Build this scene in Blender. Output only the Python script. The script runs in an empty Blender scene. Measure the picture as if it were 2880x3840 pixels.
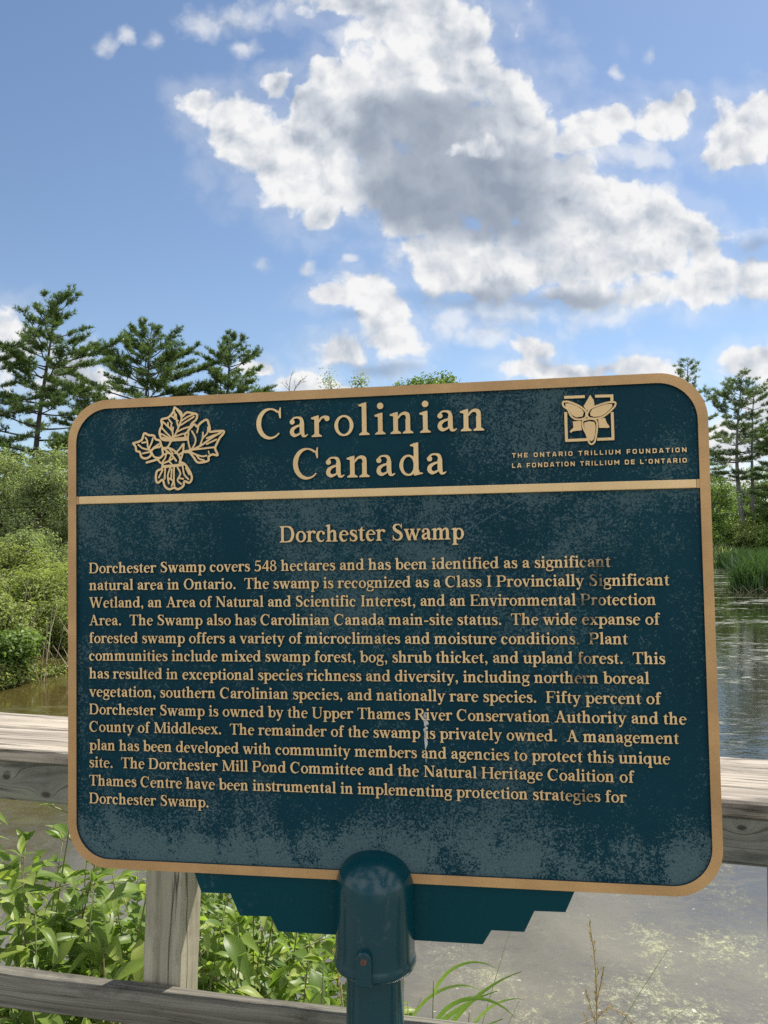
import bpy, bmesh, math, random
import numpy as np
from mathutils import Vector, Matrix, Euler
from mathutils.geometry import delaunay_2d_cdt
PI = math.pi
R = math.radians
random.seed(7); rng = np.random.default_rng(11)
scene = bpy.context.scene
C = scene.collection

# ---------------------------------------------------------------- camera
cam_d = bpy.data.cameras.new('camera')
cam_d.sensor_fit = 'VERTICAL'; cam_d.sensor_height = 36.0; cam_d.sensor_width = 27.0
cam_d.lens = 36.0*2884/3840
cam_d.clip_start = 0.05; cam_d.clip_end = 6000
cam = bpy.data.objects.new('camera', cam_d); C.objects.link(cam)
cam.location = (0, 0, 2.30)                      # eye height over the water (water is z = 0)
cam.rotation_euler = (R(92.2), 0, 0)
scene.camera = cam

# ---------------------------------------------------------------- light and exposure
SUN_AZ, SUN_EL = 45.0, 54.0                      # azimuth clockwise from +Y, elevation
scene.view_settings.view_transform = 'Standard'; scene.view_settings.look = 'None'
scene.view_settings.gamma = 1.0; scene.view_settings.use_curve_mapping = False
scene.view_settings.exposure = 0.80
sun_d = bpy.data.lights.new('sun', 'SUN'); sun_d.energy = 4.4; sun_d.angle = R(0.53); sun_d.color = (1, .95, .87)
sun = bpy.data.objects.new('sun', sun_d); C.objects.link(sun)
sdir = Vector((math.sin(R(SUN_AZ))*math.cos(R(SUN_EL)), math.cos(R(SUN_AZ))*math.cos(R(SUN_EL)), math.sin(R(SUN_EL))))
sun.rotation_euler = sdir.to_track_quat('Z', 'Y').to_euler(); sun.location = sdir*60
scene.cycles.max_bounces = 8; scene.cycles.transparent_max_bounces = 8
scene.cycles.diffuse_bounces = 3; scene.cycles.glossy_bounces = 3; scene.cycles.transmission_bounces = 4
scene.cycles.sample_clamp_indirect = 6.0
scene.cycles.use_denoising = False

class NT:
    """small helper for node trees"""
    def __init__(s, tree): s.t = tree; tree.nodes.clear()
    def n(s, typ, **kw):
        nd = s.t.nodes.new(typ)
        for k, v in kw.items(): setattr(nd, k, v)
        return nd
    def put(s, sock, v):
        if hasattr(v, 'outputs'): v = v.outputs[0]
        if isinstance(v, bpy.types.NodeSocket): s.t.links.new(v, sock)
        else:
            try: sock.default_value = v
            except Exception: sock.default_value = (*v, 1.0)
    def math(s, op, a, b=None, c=None, clamp=False):
        nd = s.n('ShaderNodeMath', operation=op, use_clamp=clamp)
        s.put(nd.inputs[0], a)
        if b is not None: s.put(nd.inputs[1], b)
        if c is not None: s.put(nd.inputs[2], c)
        return nd.outputs[0]
    def vmath(s, op, a, b=None, c=None, out=0):
        nd = s.n('ShaderNodeVectorMath', operation=op)
        s.put(nd.inputs[0], a)
        if b is not None: s.put(nd.inputs[1], b)
        if c is not None: s.put(nd.inputs[2], c)
        return nd.outputs[out]
    def noise(s, vec, scale, detail=4, rough=.55, dist=0.0, out='Fac'):
        nd = s.n('ShaderNodeTexNoise'); s.put(nd.inputs['Vector'], vec)
        nd.inputs['Scale'].default_value = scale; nd.inputs['Detail'].default_value = detail
        nd.inputs['Roughness'].default_value = rough; nd.inputs['Distortion'].default_value = dist
        return nd.outputs[out]
    def mapr(s, v, a, b, c=0.0, d=1.0, smooth=False):
        nd = s.n('ShaderNodeMapRange', interpolation_type='SMOOTHSTEP' if smooth else 'LINEAR', clamp=True)
        for k, x in enumerate((v, a, b, c, d)): s.put(nd.inputs[k], x)
        return nd.outputs[0]
    def mix(s, f, a, b, mode='MIX'):
        nd = s.n('ShaderNodeMix', data_type='RGBA', blend_type=mode, clamp_factor=True)
        s.put(nd.inputs[0], f); s.put(nd.inputs[6], a); s.put(nd.inputs[7], b)
        return nd.outputs[2]
    def sep(s, v):
        nd = s.n('ShaderNodeSeparateXYZ'); s.put(nd.inputs[0], v); return nd.outputs
    def comb(s, x, y, z):
        nd = s.n('ShaderNodeCombineXYZ')
        for k, v in enumerate((x, y, z)): s.put(nd.inputs[k], v)
        return nd.outputs[0]

# ---------------------------------------------------------------- sky with summer cumulus
# cloud masses: (east/north slope, height/north slope, half width, half height)
CLOUD = [(-0.043,0.713,0.068,0.022),(0.025,0.685,0.074,0.028),(-0.027,0.53,0.04,0.041),(0.114,0.587,0.043,0.028),(0.061,0.421,0.061,0.025),(0.25,0.347,0.037,0.019),(-0.178,0.54,0.043,0.038),(-0.215,0.571,0.034,0.025),(-0.116,0.534,0.049,0.044),(-0.079,0.502,0.043,0.044),(0.019,0.446,0.031,0.031),(0.469,0.127,0.054,0.036),(0.447,0.066,0.048,0.03),(0.497,0.175,0.03,0.024),(0.255,0.224,0.073,0.012),(-0.058,0.54,0.037,0.053),(-0.04,0.484,0.034,0.037),(-0.08,0.568,0.037,0.035),(0.013,0.716,0.093,0.027),(0.081,0.688,0.074,0.035),(-0.043,0.581,0.037,0.038),(0.104,0.4,0.067,0.022),(0.184,0.409,0.055,0.025),(0.251,0.44,0.061,0.037),(0.141,0.347,0.079,0.028),(0.256,0.335,0.067,0.025),(-0.24,0.589,0.03,0.019),(-0.199,0.562,0.046,0.035),(-0.147,0.521,0.058,0.053),(-0.11,0.477,0.046,0.047),(-0.088,0.437,0.026,0.028),(-0.147,0.609,0.02,0.021),(-0.08,0.618,0.028,0.028),(-0.104,0.587,0.037,0.025),(-0.043,0.603,0.037,0.038),(0.019,0.628,0.062,0.044),(0.08,0.653,0.062,0.038),(-0.006,0.578,0.055,0.057),(0.105,0.628,0.055,0.047),(0.151,0.603,0.046,0.044),(0.179,0.571,0.031,0.038),(0.111,0.546,0.117,0.075),(0.206,0.534,0.037,0.038),(0.074,0.471,0.104,0.059),(0.166,0.471,0.092,0.062),(-0.006,0.49,0.049,0.056),(0.239,0.484,0.055,0.037),(0.288,0.459,0.067,0.034),(0.349,0.428,0.067,0.031),(0.404,0.403,0.043,0.028),(0.421,0.381,0.024,0.025),(0.348,0.372,0.079,0.034),(0.257,0.397,0.092,0.043),(0.046,0.39,0.023,0.026),(0.073,0.356,0.043,0.028),(0.135,0.372,0.067,0.031),(0.214,0.366,0.073,0.034),(0.348,0.332,0.052,0.025),(0.427,0.335,0.073,0.03),(0.494,0.344,0.049,0.03),(0.281,0.359,0.061,0.031),(0.271,0.549,0.037,0.026),(0.308,0.568,0.025,0.019),(0.243,0.527,0.028,0.022),(0.363,0.568,0.038,0.026),(0.394,0.581,0.025,0.016),(0.473,0.543,0.046,0.039),(0.51,0.562,0.031,0.031),(0.467,0.512,0.043,0.019),(-0.024,0.329,0.035,0.022),(-0.064,0.319,0.033,0.015),(0.003,0.292,0.033,0.028),(-0.051,0.249,0.046,0.022),(0.006,0.264,0.043,0.02),(0.189,0.252,0.026,0.023),(0.188,0.227,0.042,0.016),(0.246,0.224,0.036,0.015),(0.346,0.224,0.044,0.018),(0.492,0.23,0.038,0.024),(-0.115,0.205,0.036,0.015),(-0.066,0.197,0.036,0.012),(-0.412,0.212,0.036,0.034),(-0.363,0.203,0.033,0.017),(-0.492,0.261,0.033,0.043),(-0.17,0.224,0.024,0.013)]
VEIL = [(-0.105,0.72,0.068,0.025),(-0.043,0.678,0.056,0.032),(0.152,0.31,0.158,0.043),(0.079,0.292,0.085,0.031),(0.286,0.316,0.122,0.031),(0.289,0.515,0.055,0.044),(-0.115,0.212,0.073,0.018),(-0.055,0.723,0.099,0.035),(0.037,0.704,0.124,0.048),(0.105,0.685,0.056,0.054),(0.093,0.71,0.08,0.038),(-0.216,0.694,0.059,0.025),(-0.191,0.663,0.028,0.016),(-0.305,0.669,0.014,0.014),(-0.373,0.666,0.014,0.019),(-0.345,0.675,0.014,0.009),(0.338,0.512,0.034,0.041),(0.368,0.465,0.028,0.016),(0.295,0.509,0.037,0.025),(0.226,0.316,0.116,0.034),(0.104,0.31,0.091,0.031),(0.134,0.273,0.073,0.018),(0.495,0.39,0.043,0.026),(0.378,0.322,0.091,0.031),(-0.018,0.227,0.091,0.02),(-0.155,0.364,0.018,0.012),(-0.1,0.359,0.011,0.012),(0.355,0.65,0.011,0.016),(0.308,0.628,0.012,0.009),(-0.079,0.421,0.018,0.016),(0.394,0.565,0.025,0.025),(0.46,0.127,0.066,0.067),(0.019,0.372,0.024,0.037),(-0.042,0.372,0.012,0.009)]
LIGHT = [(0.12,0.522,0.038,0.016),(0.095,0.52,0.018,0.013),(0.08,0.609,0.043,0.013)]
GREY = [(0.11,0.44,0.113,0.047),(0.043,0.471,0.08,0.056),(0.159,0.459,0.067,0.05),(0.043,0.559,0.08,0.044),(0.104,0.484,0.123,0.069),(0.129,0.446,0.104,0.053),(0.062,0.502,0.08,0.053),(0.104,0.452,0.104,0.047),(0.025,0.459,0.073,0.05),(0.141,0.428,0.073,0.034),(0.08,0.565,0.092,0.038),(-0.018,0.534,0.031,0.05),(0.104,0.319,0.091,0.015),(0.232,0.319,0.104,0.016),(-0.018,0.227,0.067,0.011),(-0.048,0.292,0.024,0.007),(0.495,0.381,0.043,0.019),(0.043,0.322,0.037,0.011)]

def build_world():
    w = bpy.data.worlds.new('World'); scene.world = w; w.use_nodes = True
    T = NT(w.node_tree)
    tc = T.n('ShaderNodeTexCoord'); d = tc.outputs['Generated']
    sky = T.n('ShaderNodeTexSky', sky_type='NISHITA', sun_disc=False)
    sky.sun_elevation = R(SUN_EL); sky.sun_rotation = R(SUN_AZ)
    sky.altitude = 250; sky.air_density = 1.0; sky.dust_density = 0.25; sky.ozone_density = 1.4
    x, y, z = T.sep(d)
    yc = T.math('MAXIMUM', y, .08)
    front = T.mapr(y, .30, .48, smooth=True)
    p0 = T.comb(T.math('DIVIDE', x, yc), T.math('DIVIDE', z, yc), 0.0)
    wn = T.noise(p0, 7, 5, .6, out='Color')
    p1 = T.vmath('MULTIPLY_ADD', T.vmath('SUBTRACT', wn, (.5, .5, .5)), (.05, .05, 0), p0)
    wn2 = T.noise(p0, 32, 4, .6, out='Color')
    p = T.vmath('MULTIPLY_ADD', T.vmath('SUBTRACT', wn2, (.5, .5, .5)), (.014, .014, 0), p1)
    def field(blobs, k=.22):
        acc = None
        for (X, Z, a, b) in blobs:
            v = T.vmath('MULTIPLY_ADD', p, (1/a, 1/b, 0), (-X/a, -Z/b, 0))
            l = T.vmath('LENGTH', v, out=1)
            acc = l if acc is None else T.math('SMOOTH_MIN', acc, l, k)
        return T.math('SUBTRACT', 1.0, acc)
    def puff(vec, off=(0, 0, 0)):
        v = T.vmath('ADD', vec, off)
        a = T.noise(v, 11, 9, .57)
        vo = T.n('ShaderNodeTexVoronoi', feature='SMOOTH_F1', voronoi_dimensions='2D'); T.put(vo.inputs['Vector'], v)
        vo.inputs['Scale'].default_value = 17; vo.inputs['Detail'].default_value = 4; vo.inputs['Roughness'].default_value = .5
        vo.inputs['Smoothness'].default_value = .5
        b = T.math('SUBTRACT', 1.0, vo.outputs['Distance'])
        return T.math('ADD', T.math('MULTIPLY', a, .6), T.math('MULTIPLY', b, .45))
    n0 = puff(p); n1 = puff(p, (.010, .016, 0))
    fd = field(CLOUD); fv = field(VEIL); fg = field(GREY, .4)
    nz = T.math('SUBTRACT', n0, .53)
    hd = T.math('MULTIPLY_ADD', nz, 1.75, fd)
    hv = T.math('MULTIPLY_ADD', nz, 2.4, fv)
    dd = T.math('MAXIMUM', T.mapr(hd, -.54, .0, smooth=True), T.mapr(hd, -1.5, -.35, 0, .22, smooth=True))
    dv = T.mapr(hv, -.6, .75, 0, .66, smooth=True)
    dens = T.math('MULTIPLY', T.math('MAXIMUM', dd, dv), front)
    # far and behind: scattered cloud, added out of view as white fill light
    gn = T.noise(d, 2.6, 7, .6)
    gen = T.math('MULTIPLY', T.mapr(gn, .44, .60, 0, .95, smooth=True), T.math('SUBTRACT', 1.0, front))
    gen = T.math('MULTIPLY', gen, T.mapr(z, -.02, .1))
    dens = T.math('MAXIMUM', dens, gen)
    # thick middles are greyer, billows turned to the sun are brighter
    hi = T.math('SUBTRACT', n0, n1)
    lo = T.noise(p1, 6.0, 4, .5); lo2 = T.noise(T.vmath('ADD', p1, (.025, .045, 0)), 6.0, 4, .5)
    relief = T.math('MULTIPLY', T.math('SUBTRACT', lo, lo2), 1.5)
    g = T.mapr(T.math('MULTIPLY_ADD', T.math('SUBTRACT', lo, .5), 1.3, fg), -.50, .75, smooth=True)
    fl = T.mapr(T.math('MULTIPLY_ADD', nz, 2.2, field(LIGHT)), -.35, .35, 0, .8, smooth=True)
    g = T.math('MULTIPLY', g, T.math('SUBTRACT', 1.0, fl))
    keep = T.math('SUBTRACT', 1.0, T.math('MULTIPLY', g, .75))
    rim = T.mapr(hd, -.3, .6, .19, 0, smooth=True)
    lit = T.math('ADD', T.math('SUBTRACT', .70, T.math('MULTIPLY', g, .64)), T.math('MULTIPLY', T.math('ADD', rim, T.math('MULTIPLY_ADD', hi, 1.55, relief)), keep))
    lit = T.math('ADD', lit, T.mapr(dd, 0.0, .8, -.04, 0.0), clamp=True)
    cc = T.n('ShaderNodeValToRGB'); T.put(cc.inputs[0], lit)
    el = cc.color_ramp.elements
    el[0].position = 0.0; el[0].color = (.255, .30, .375, 1)
    el[1].position = 1.0; el[1].color = (.78, .78, .78, 1)
    e = el.new(.45); e.color = (.48, .52, .58, 1)
    bgs = T.n('ShaderNodeBackground'); T.put(bgs.inputs[0], sky); bgs.inputs[1].default_value = SKY_K
    bgc = T.n('ShaderNodeBackground'); T.put(bgc.inputs[0], cc.outputs[0])
    T.put(bgc.inputs[1], T.mapr(y, .25, -.35, CLOUD_K, 1.75))          # unseen clouds behind the camera boosted to brighten the shaded sign
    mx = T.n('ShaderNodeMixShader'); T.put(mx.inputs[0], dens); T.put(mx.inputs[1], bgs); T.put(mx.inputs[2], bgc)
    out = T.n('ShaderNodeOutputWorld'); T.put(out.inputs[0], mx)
    w.cycles.sampling_method = 'MANUAL'; w.cycles.sample_map_resolution = 512
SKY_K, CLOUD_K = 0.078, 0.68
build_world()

# ---------------------------------------------------------------- object helpers
def label(o, text=None, cat=None, group=None, kind=None):
    if text: o['label'] = text
    if cat: o['category'] = cat
    if group: o['group'] = group
    if kind: o['kind'] = kind
    return o
def thing(name, text, cat, loc=(0, 0, 0), group=None):
    o = bpy.data.objects.new(name, None); C.objects.link(o); o.location = loc
    o.empty_display_size = .1
    return label(o, text, cat, group)
def mesh_obj(name, V, F, mats, parent=None, mat_idx=None, smooth=False, M=None):
    me = bpy.data.meshes.new(name)
    me.from_pydata([tuple(v) for v in V], [], [tuple(f) for f in F])
    return finish(name, me, mats, parent, mat_idx, smooth, M)
def finish(name, me, mats, parent=None, mat_idx=None, smooth=False, M=None):
    if not isinstance(mats, (list, tuple)): mats = [mats]
    for m in mats: me.materials.append(m)
    if mat_idx is not None: me.polygons.foreach_set('material_index', np.array(mat_idx, dtype=np.int32))
    if smooth: me.polygons.foreach_set('use_smooth', np.ones(len(me.polygons), dtype=bool))
    me.update()
    o = bpy.data.objects.new(name, me); C.objects.link(o)
    if M is not None: o.matrix_world = M
    if parent is not None:
        o.parent = parent
        pm = Matrix.Translation(parent.location) @ parent.rotation_euler.to_matrix().to_4x4()
        o.matrix_basis = (pm.inverted() @ M) if M is not None else Matrix.Identity(4)
    return o
def np_mesh(name, V, F):
    """V (n,3) floats, F (m,k) ints, all faces the same size"""
    me = bpy.data.meshes.new(name)
    V = np.asarray(V, np.float32); F = np.asarray(F, np.int32); m, k = F.shape
    me.vertices.add(len(V)); me.vertices.foreach_set('co', V.ravel())
    me.loops.add(m*k); me.loops.foreach_set('vertex_index', F.ravel())
    me.polygons.add(m); me.polygons.foreach_set('loop_start', np.arange(0, m*k, k, dtype=np.int32))
    me.polygons.foreach_set('loop_total', np.full(m, k, np.int32))
    me.update(calc_edges=True)
    return me
class Acc:
    """collects vertices and faces for one mesh"""
    def __init__(s): s.V, s.F, s.I = [], [], []
    def add(s, V, F, i=0):
        o = len(s.V); s.V += [tuple(v) for v in V]; s.F += [tuple(a+o for a in f) for f in F]; s.I += [i]*len(F)
        return s
    def box(s, x0, x1, y0, y1, z0, z1, i=0):
        V = [(x0, y0, z0), (x1, y0, z0), (x1, y1, z0), (x0, y1, z0), (x0, y0, z1), (x1, y0, z1), (x1, y1, z1), (x0, y1, z1)]
        return s.add(V, [(0, 3, 2, 1), (4, 5, 6, 7), (0, 1, 5, 4), (1, 2, 6, 5), (2, 3, 7, 6), (3, 0, 4, 7)], i)
    def lathe(s, prof, n=48, i=0, cx=0, cy=0):
        V = [(cx+r*math.cos(2*PI*k/n), cy+r*math.sin(2*PI*k/n), z) for r, z in prof for k in range(n)]
        F = [(j*n+k, j*n+(k+1) % n, (j+1)*n+(k+1) % n, (j+1)*n+k) for j in range(len(prof)-1) for k in range(n)]
        return s.add(V, F, i)
    def tube(s, pts, rad, n=6, i=0):
        pts = [Vector(p) for p in pts]
        V, F = [], []
        u = None
        for k, p in enumerate(pts):
            t = (pts[min(k+1, len(pts)-1)]-pts[max(k-1, 0)]).normalized()
            if u is None: u = t.orthogonal().normalized()
            else:
                u = (u-t*u.dot(t)); u = u.normalized() if u.length > 1e-6 else t.orthogonal().normalized()
            w = t.cross(u); r = rad[k] if hasattr(rad, '__len__') else rad
            V += [p+(u*math.cos(2*PI*a/n)+w*math.sin(2*PI*a/n))*r for a in range(n)]
        for k in range(len(pts)-1):
            F += [(k*n+a, k*n+(a+1) % n, (k+1)*n+(a+1) % n, (k+1)*n+a) for a in range(n)]
        F += [tuple(range(n))[::-1], tuple((len(pts)-1)*n+a for a in range(n))]
        return s.add(V, F, i)
    def make(s, name, mats, parent=None, smooth=False, M=None):
        return mesh_obj(name, s.V, s.F, mats, parent, s.I, smooth, M)

def bevel(o, w, seg=2, harden=False):
    b = o.modifiers.new('bevel', 'BEVEL'); b.width = w; b.segments = seg; b.limit_method = 'ANGLE'; b.angle_limit = R(35)
    return o

# ---------------------------------------------------------------- materials
def new_mat(name):
    m = bpy.data.materials.new(name); m.use_nodes = True
    T = NT(m.node_tree)
    out = T.n('ShaderNodeOutputMaterial'); b = T.n('ShaderNodeBsdfPrincipled'); T.put(out.inputs[0], b)
    return m, T, b, out
def bump(T, h, strength, dist):
    n = T.n('ShaderNodeBump'); n.inputs['Strength'].default_value = strength; n.inputs['Distance'].default_value = dist
    T.put(n.inputs['Height'], h); return n.outputs[0]
def objc(T): return T.n('ShaderNodeTexCoord').outputs['Object']
def ramp(T, f, stops):
    r = T.n('ShaderNodeValToRGB'); T.put(r.inputs[0], f); e = r.color_ramp.elements
    e[0].position, e[0].color = stops[0][0], (*stops[0][1], 1)
    e[1].position, e[1].color = stops[-1][0], (*stops[-1][1], 1)
    for p, c in stops[1:-1]:
        x = e.new(p); x.color = (*c, 1)
    return r.outputs[0]

def mat_leaf(name, c0, c1, c2, trans=.35, rough=.55, clump=2.0, spec=.3):
    """foliage: diffuse + light through the leaf, colour varies leaf by leaf and clump by clump"""
    m, T, b, out = new_mat(name)
    ri = T.n('ShaderNodeNewGeometry').outputs['Random Per Island']
    nz = T.noise(objc(T), clump, 3, .6)
    f = T.math('ADD', T.math('MULTIPLY', ri, .55), T.math('MULTIPLY', T.mapr(nz, .3, .7), .45))
    col = ramp(T, f, [(0.0, c0), (.55, c1), (1.0, c2)])
    T.put(b.inputs['Base Color'], col); b.inputs['Roughness'].default_value = rough
    b.inputs['Specular IOR Level'].default_value = spec
    tr = T.n('ShaderNodeBsdfTranslucent'); T.put(tr.inputs[0], T.mix(.5, col, T.vmath('MULTIPLY', col, (1.5, 1.7, .5))))
    mx = T.n('ShaderNodeMixShader'); mx.inputs[0].default_value = trans
    T.put(mx.inputs[1], b); T.put(mx.inputs[2], tr); T.put(out.inputs[0], mx)
    return m

def mat_bark(name, c0, c1, sc=6):
    m, T, b, out = new_mat(name)
    o = objc(T); v = T.vmath('MULTIPLY', o, (1, 1, .25))
    n = T.noise(v, sc, 6, .65)
    T.put(b.inputs['Base Color'], ramp(T, n, [(.3, c0), (.7, c1)])); b.inputs['Roughness'].default_value = .9
    T.put(b.inputs['Normal'], bump(T, n, .6, .03))
    return m

def mat_wood(name, light, mid, dark, knots=(), green=(.16, .17, .11), gamt=.5, seed=0.0, crack=.5, freq=70):
    """weathered softwood, grain along the object's x axis; knots = (x, other, radius) on the broad face"""
    m, T, b, out = new_mat(name)
    o = T.vmath('ADD', objc(T), (seed, 0, 0))
    x, y, z = T.sep(o)
    yz = T.math('ADD', y, z)
    warp = None
    kn = None
    for (kx, ky, kr) in knots:
        d = T.vmath('LENGTH', T.vmath('MULTIPLY', T.vmath('SUBTRACT', T.comb(x, yz, 0.0), (kx+seed, ky, 0)), (.55, 1, 0)), out=1)
        w = T.math('MULTIPLY', T.math('EXPONENT', T.math('MULTIPLY', d, -1/(kr*2.0))), .05)
        warp = w if warp is None else T.math('ADD', warp, w)
        k = T.mapr(d, kr*.3, kr*.75, 1, 0, smooth=True)
        kn = k if kn is None else T.math('MAXIMUM', kn, k)
    low = T.noise(T.vmath('MULTIPLY', o, (1.3, 7, 7)), 1.0, 3, .5)
    wy = T.math('MULTIPLY_ADD', low, .05, yz)
    if warp is not None: wy = T.math('ADD', wy, warp)
    g1 = T.noise(T.comb(T.math('MULTIPLY', x, 1.2), T.math('MULTIPLY', wy, freq), T.math('MULTIPLY', z, 6)), 1.0, 6, .62)
    g2 = T.noise(T.comb(T.math('MULTIPLY', x, 6), T.math('MULTIPLY', wy, freq*4.5), 0.0), 1.0, 3, .6)
    f = T.math('ADD', T.math('MULTIPLY', g1, .7), T.math('MULTIPLY', g2, .3))
    col = ramp(T, f, [(.30, dark), (.46, mid), (.64, light)])
    st = T.noise(T.vmath('MULTIPLY', o, (2.2, 9, 9)), 1.0, 5, .6)
    col = T.mix(T.math('MULTIPLY', T.mapr(st, .45, .68, smooth=True), gamt), col, (*green, 1))
    blot = T.noise(T.vmath('MULTIPLY', o, (5, 16, 16)), 1.0, 6, .7)
    col = T.mix(T.mapr(blot, .52, .70, 0, .75), col, (*dark, 1))
    cr = T.noise(T.comb(T.math('MULTIPLY', x, .7), T.math('MULTIPLY', wy, freq*.62), T.math('MULTIPLY', z, 3)), 1.0, 4, .5)
    ck = T.mapr(T.math('ABSOLUTE', T.math('SUBTRACT', cr, .5)), 0.0, .015, crack, 0)
    col = T.mix(ck, col, (.025, .02, .016, 1))
    if kn is not None: col = T.mix(T.math('MULTIPLY', kn, .85), col, (.035, .028, .024, 1))
    T.put(b.inputs['Base Color'], col); b.inputs['Roughness'].default_value = .82
    b.inputs['Specular IOR Level'].default_value = .25
    h = T.math('SUBTRACT', f, T.math('MULTIPLY', ck, .8))
    if kn is not None: h = T.math('SUBTRACT', h, T.math('MULTIPLY', kn, .6))
    T.put(b.inputs['Normal'], bump(T, h, .7, .004))
    return m
# ---------------------------------------------------------------- lettering
# A serif alphabet drawn as variable-width strokes (units: 1/1000 em), merged by
# a constrained triangulation into clean outlines, then extruded like cast metal.
def catmull(pts, ws, n=5):
    P = [np.array(p, float) for p in pts]
    P = [2*P[0]-P[1]] + P + [2*P[-1]-P[-2]]
    Wd = [ws[0]] + list(ws) + [ws[-1]]
    out, ow = [], []
    for i in range(1, len(P)-2):
        for k in range(n):
            t = k/n
            p = .5*((2*P[i]) + (P[i+1]-P[i-1])*t + (2*P[i-1]-5*P[i]+4*P[i+1]-P[i+2])*t*t + (3*P[i]-P[i-1]-3*P[i+1]+P[i+2])*t**3)
            s = t*t*(3-2*t)
            out.append(p); ow.append(Wd[i]*(1-s)+Wd[i+1]*s)
    out.append(P[-2]); ow.append(Wd[-2])
    return np.array(out), np.array(ow)

WK = [1.0]                                               # stroke weight
def stroke(pts, ws, n=5, smooth=True):
    if np.isscalar(ws): ws = [ws]*len(pts)
    ws = [w*WK[0] for w in ws]
    if smooth and len(pts) > 2: p, w = catmull(pts, ws, n)
    else: p, w = np.array(pts, float), np.array(ws, float)
    d = np.gradient(p, axis=0)
    d /= np.maximum(np.linalg.norm(d, axis=1), 1e-9)[:, None]
    nrm = np.stack([-d[:, 1], d[:, 0]], 1)
    L = p+nrm*w[:, None]/2; R = p-nrm*w[:, None]/2
    return [[tuple(L[i]), tuple(R[i]), tuple(R[i+1]), tuple(L[i+1])] for i in range(len(p)-1)]

def arc(cx, cy, rx, ry, a0, a1, ws, n=26):
    t = np.linspace(-.012, 1.012, n) if abs(a1-a0) >= 359 else np.linspace(0, 1, n)
    a = np.radians(a0+(a1-a0)*t)
    w = np.interp(t, np.linspace(0, 1, len(ws)), ws)
    return stroke(list(zip(cx+rx*np.cos(a), cy+ry*np.sin(a))), list(w), smooth=False)

def disc(cx, cy, r, n=16):
    return [[(cx+r*math.cos(2*PI*k/n), cy+r*math.sin(2*PI*k/n)) for k in range(n)]]
def rect(x0, y0, x1, y1): return [[(x0, y0), (x1, y0), (x1, y1), (x0, y1)]]
def poly(*p): return [list(p)]
def line(x0, y0, x1, y1, w):                   # diagonal cut off level at both ends
    h = WK[0]*w*math.hypot(x1-x0, y1-y0)/abs(y1-y0)/2
    return [[(x0-h, y0), (x0+h, y0), (x1+h, y1), (x1-h, y1)]]
def bar(x0, y0, x1, y1, w): return stroke([(x0, y0), (x1, y1)], [w, w], smooth=False)

S_, T_ = 116, 46
def slab(x0, x1, s0, s1, y, up=1, t=34):      # bracketed serif under (up=1) or over (up=-1) a stem s0..s1
    return poly((x0, y), (x1, y), (x1, y+up*t*.7), (s1, y+up*t*2.0), (s0, y+up*t*2.0), (x0, y+up*t*.7))
def flag(s0, s1, y): return poly((s1, y+12), (s1-26, y+12), (s0-72, y-30), (s0-72, y-60), (s0, y-78), (s1, y-78))
def foot(s0, s1, y=0, e=62): return slab(s0-e, s1+e, s0, s1, y)
def stem(s0, y0, y1): return rect(s0, y0, s0+S_, y1)
def lstem(s0, y1, y0=0): return stem(s0, y0, y1) + flag(s0, s0+S_, y1) + foot(s0, s0+S_, y0)
def archn(s):  # arch from a stem whose right side is x=s, to a stem at s+150
    return stroke([(s-20, 325), (s+48, 408), (s+128, 432), (s+188, 398), (s+204, 310), (s+204, 290)], [40, 58, 84, 112, S_, S_]) + stem(s+146, 0, 310) + foot(s+146, s+146+S_)
X_, C_, A_ = 452, 662, 690
def bowl(cx, cy=222, rx=165, ry=204): return arc(cx, cy, rx, ry, 0, 360, [S_, 46, S_, 46, S_], 34)
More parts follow.
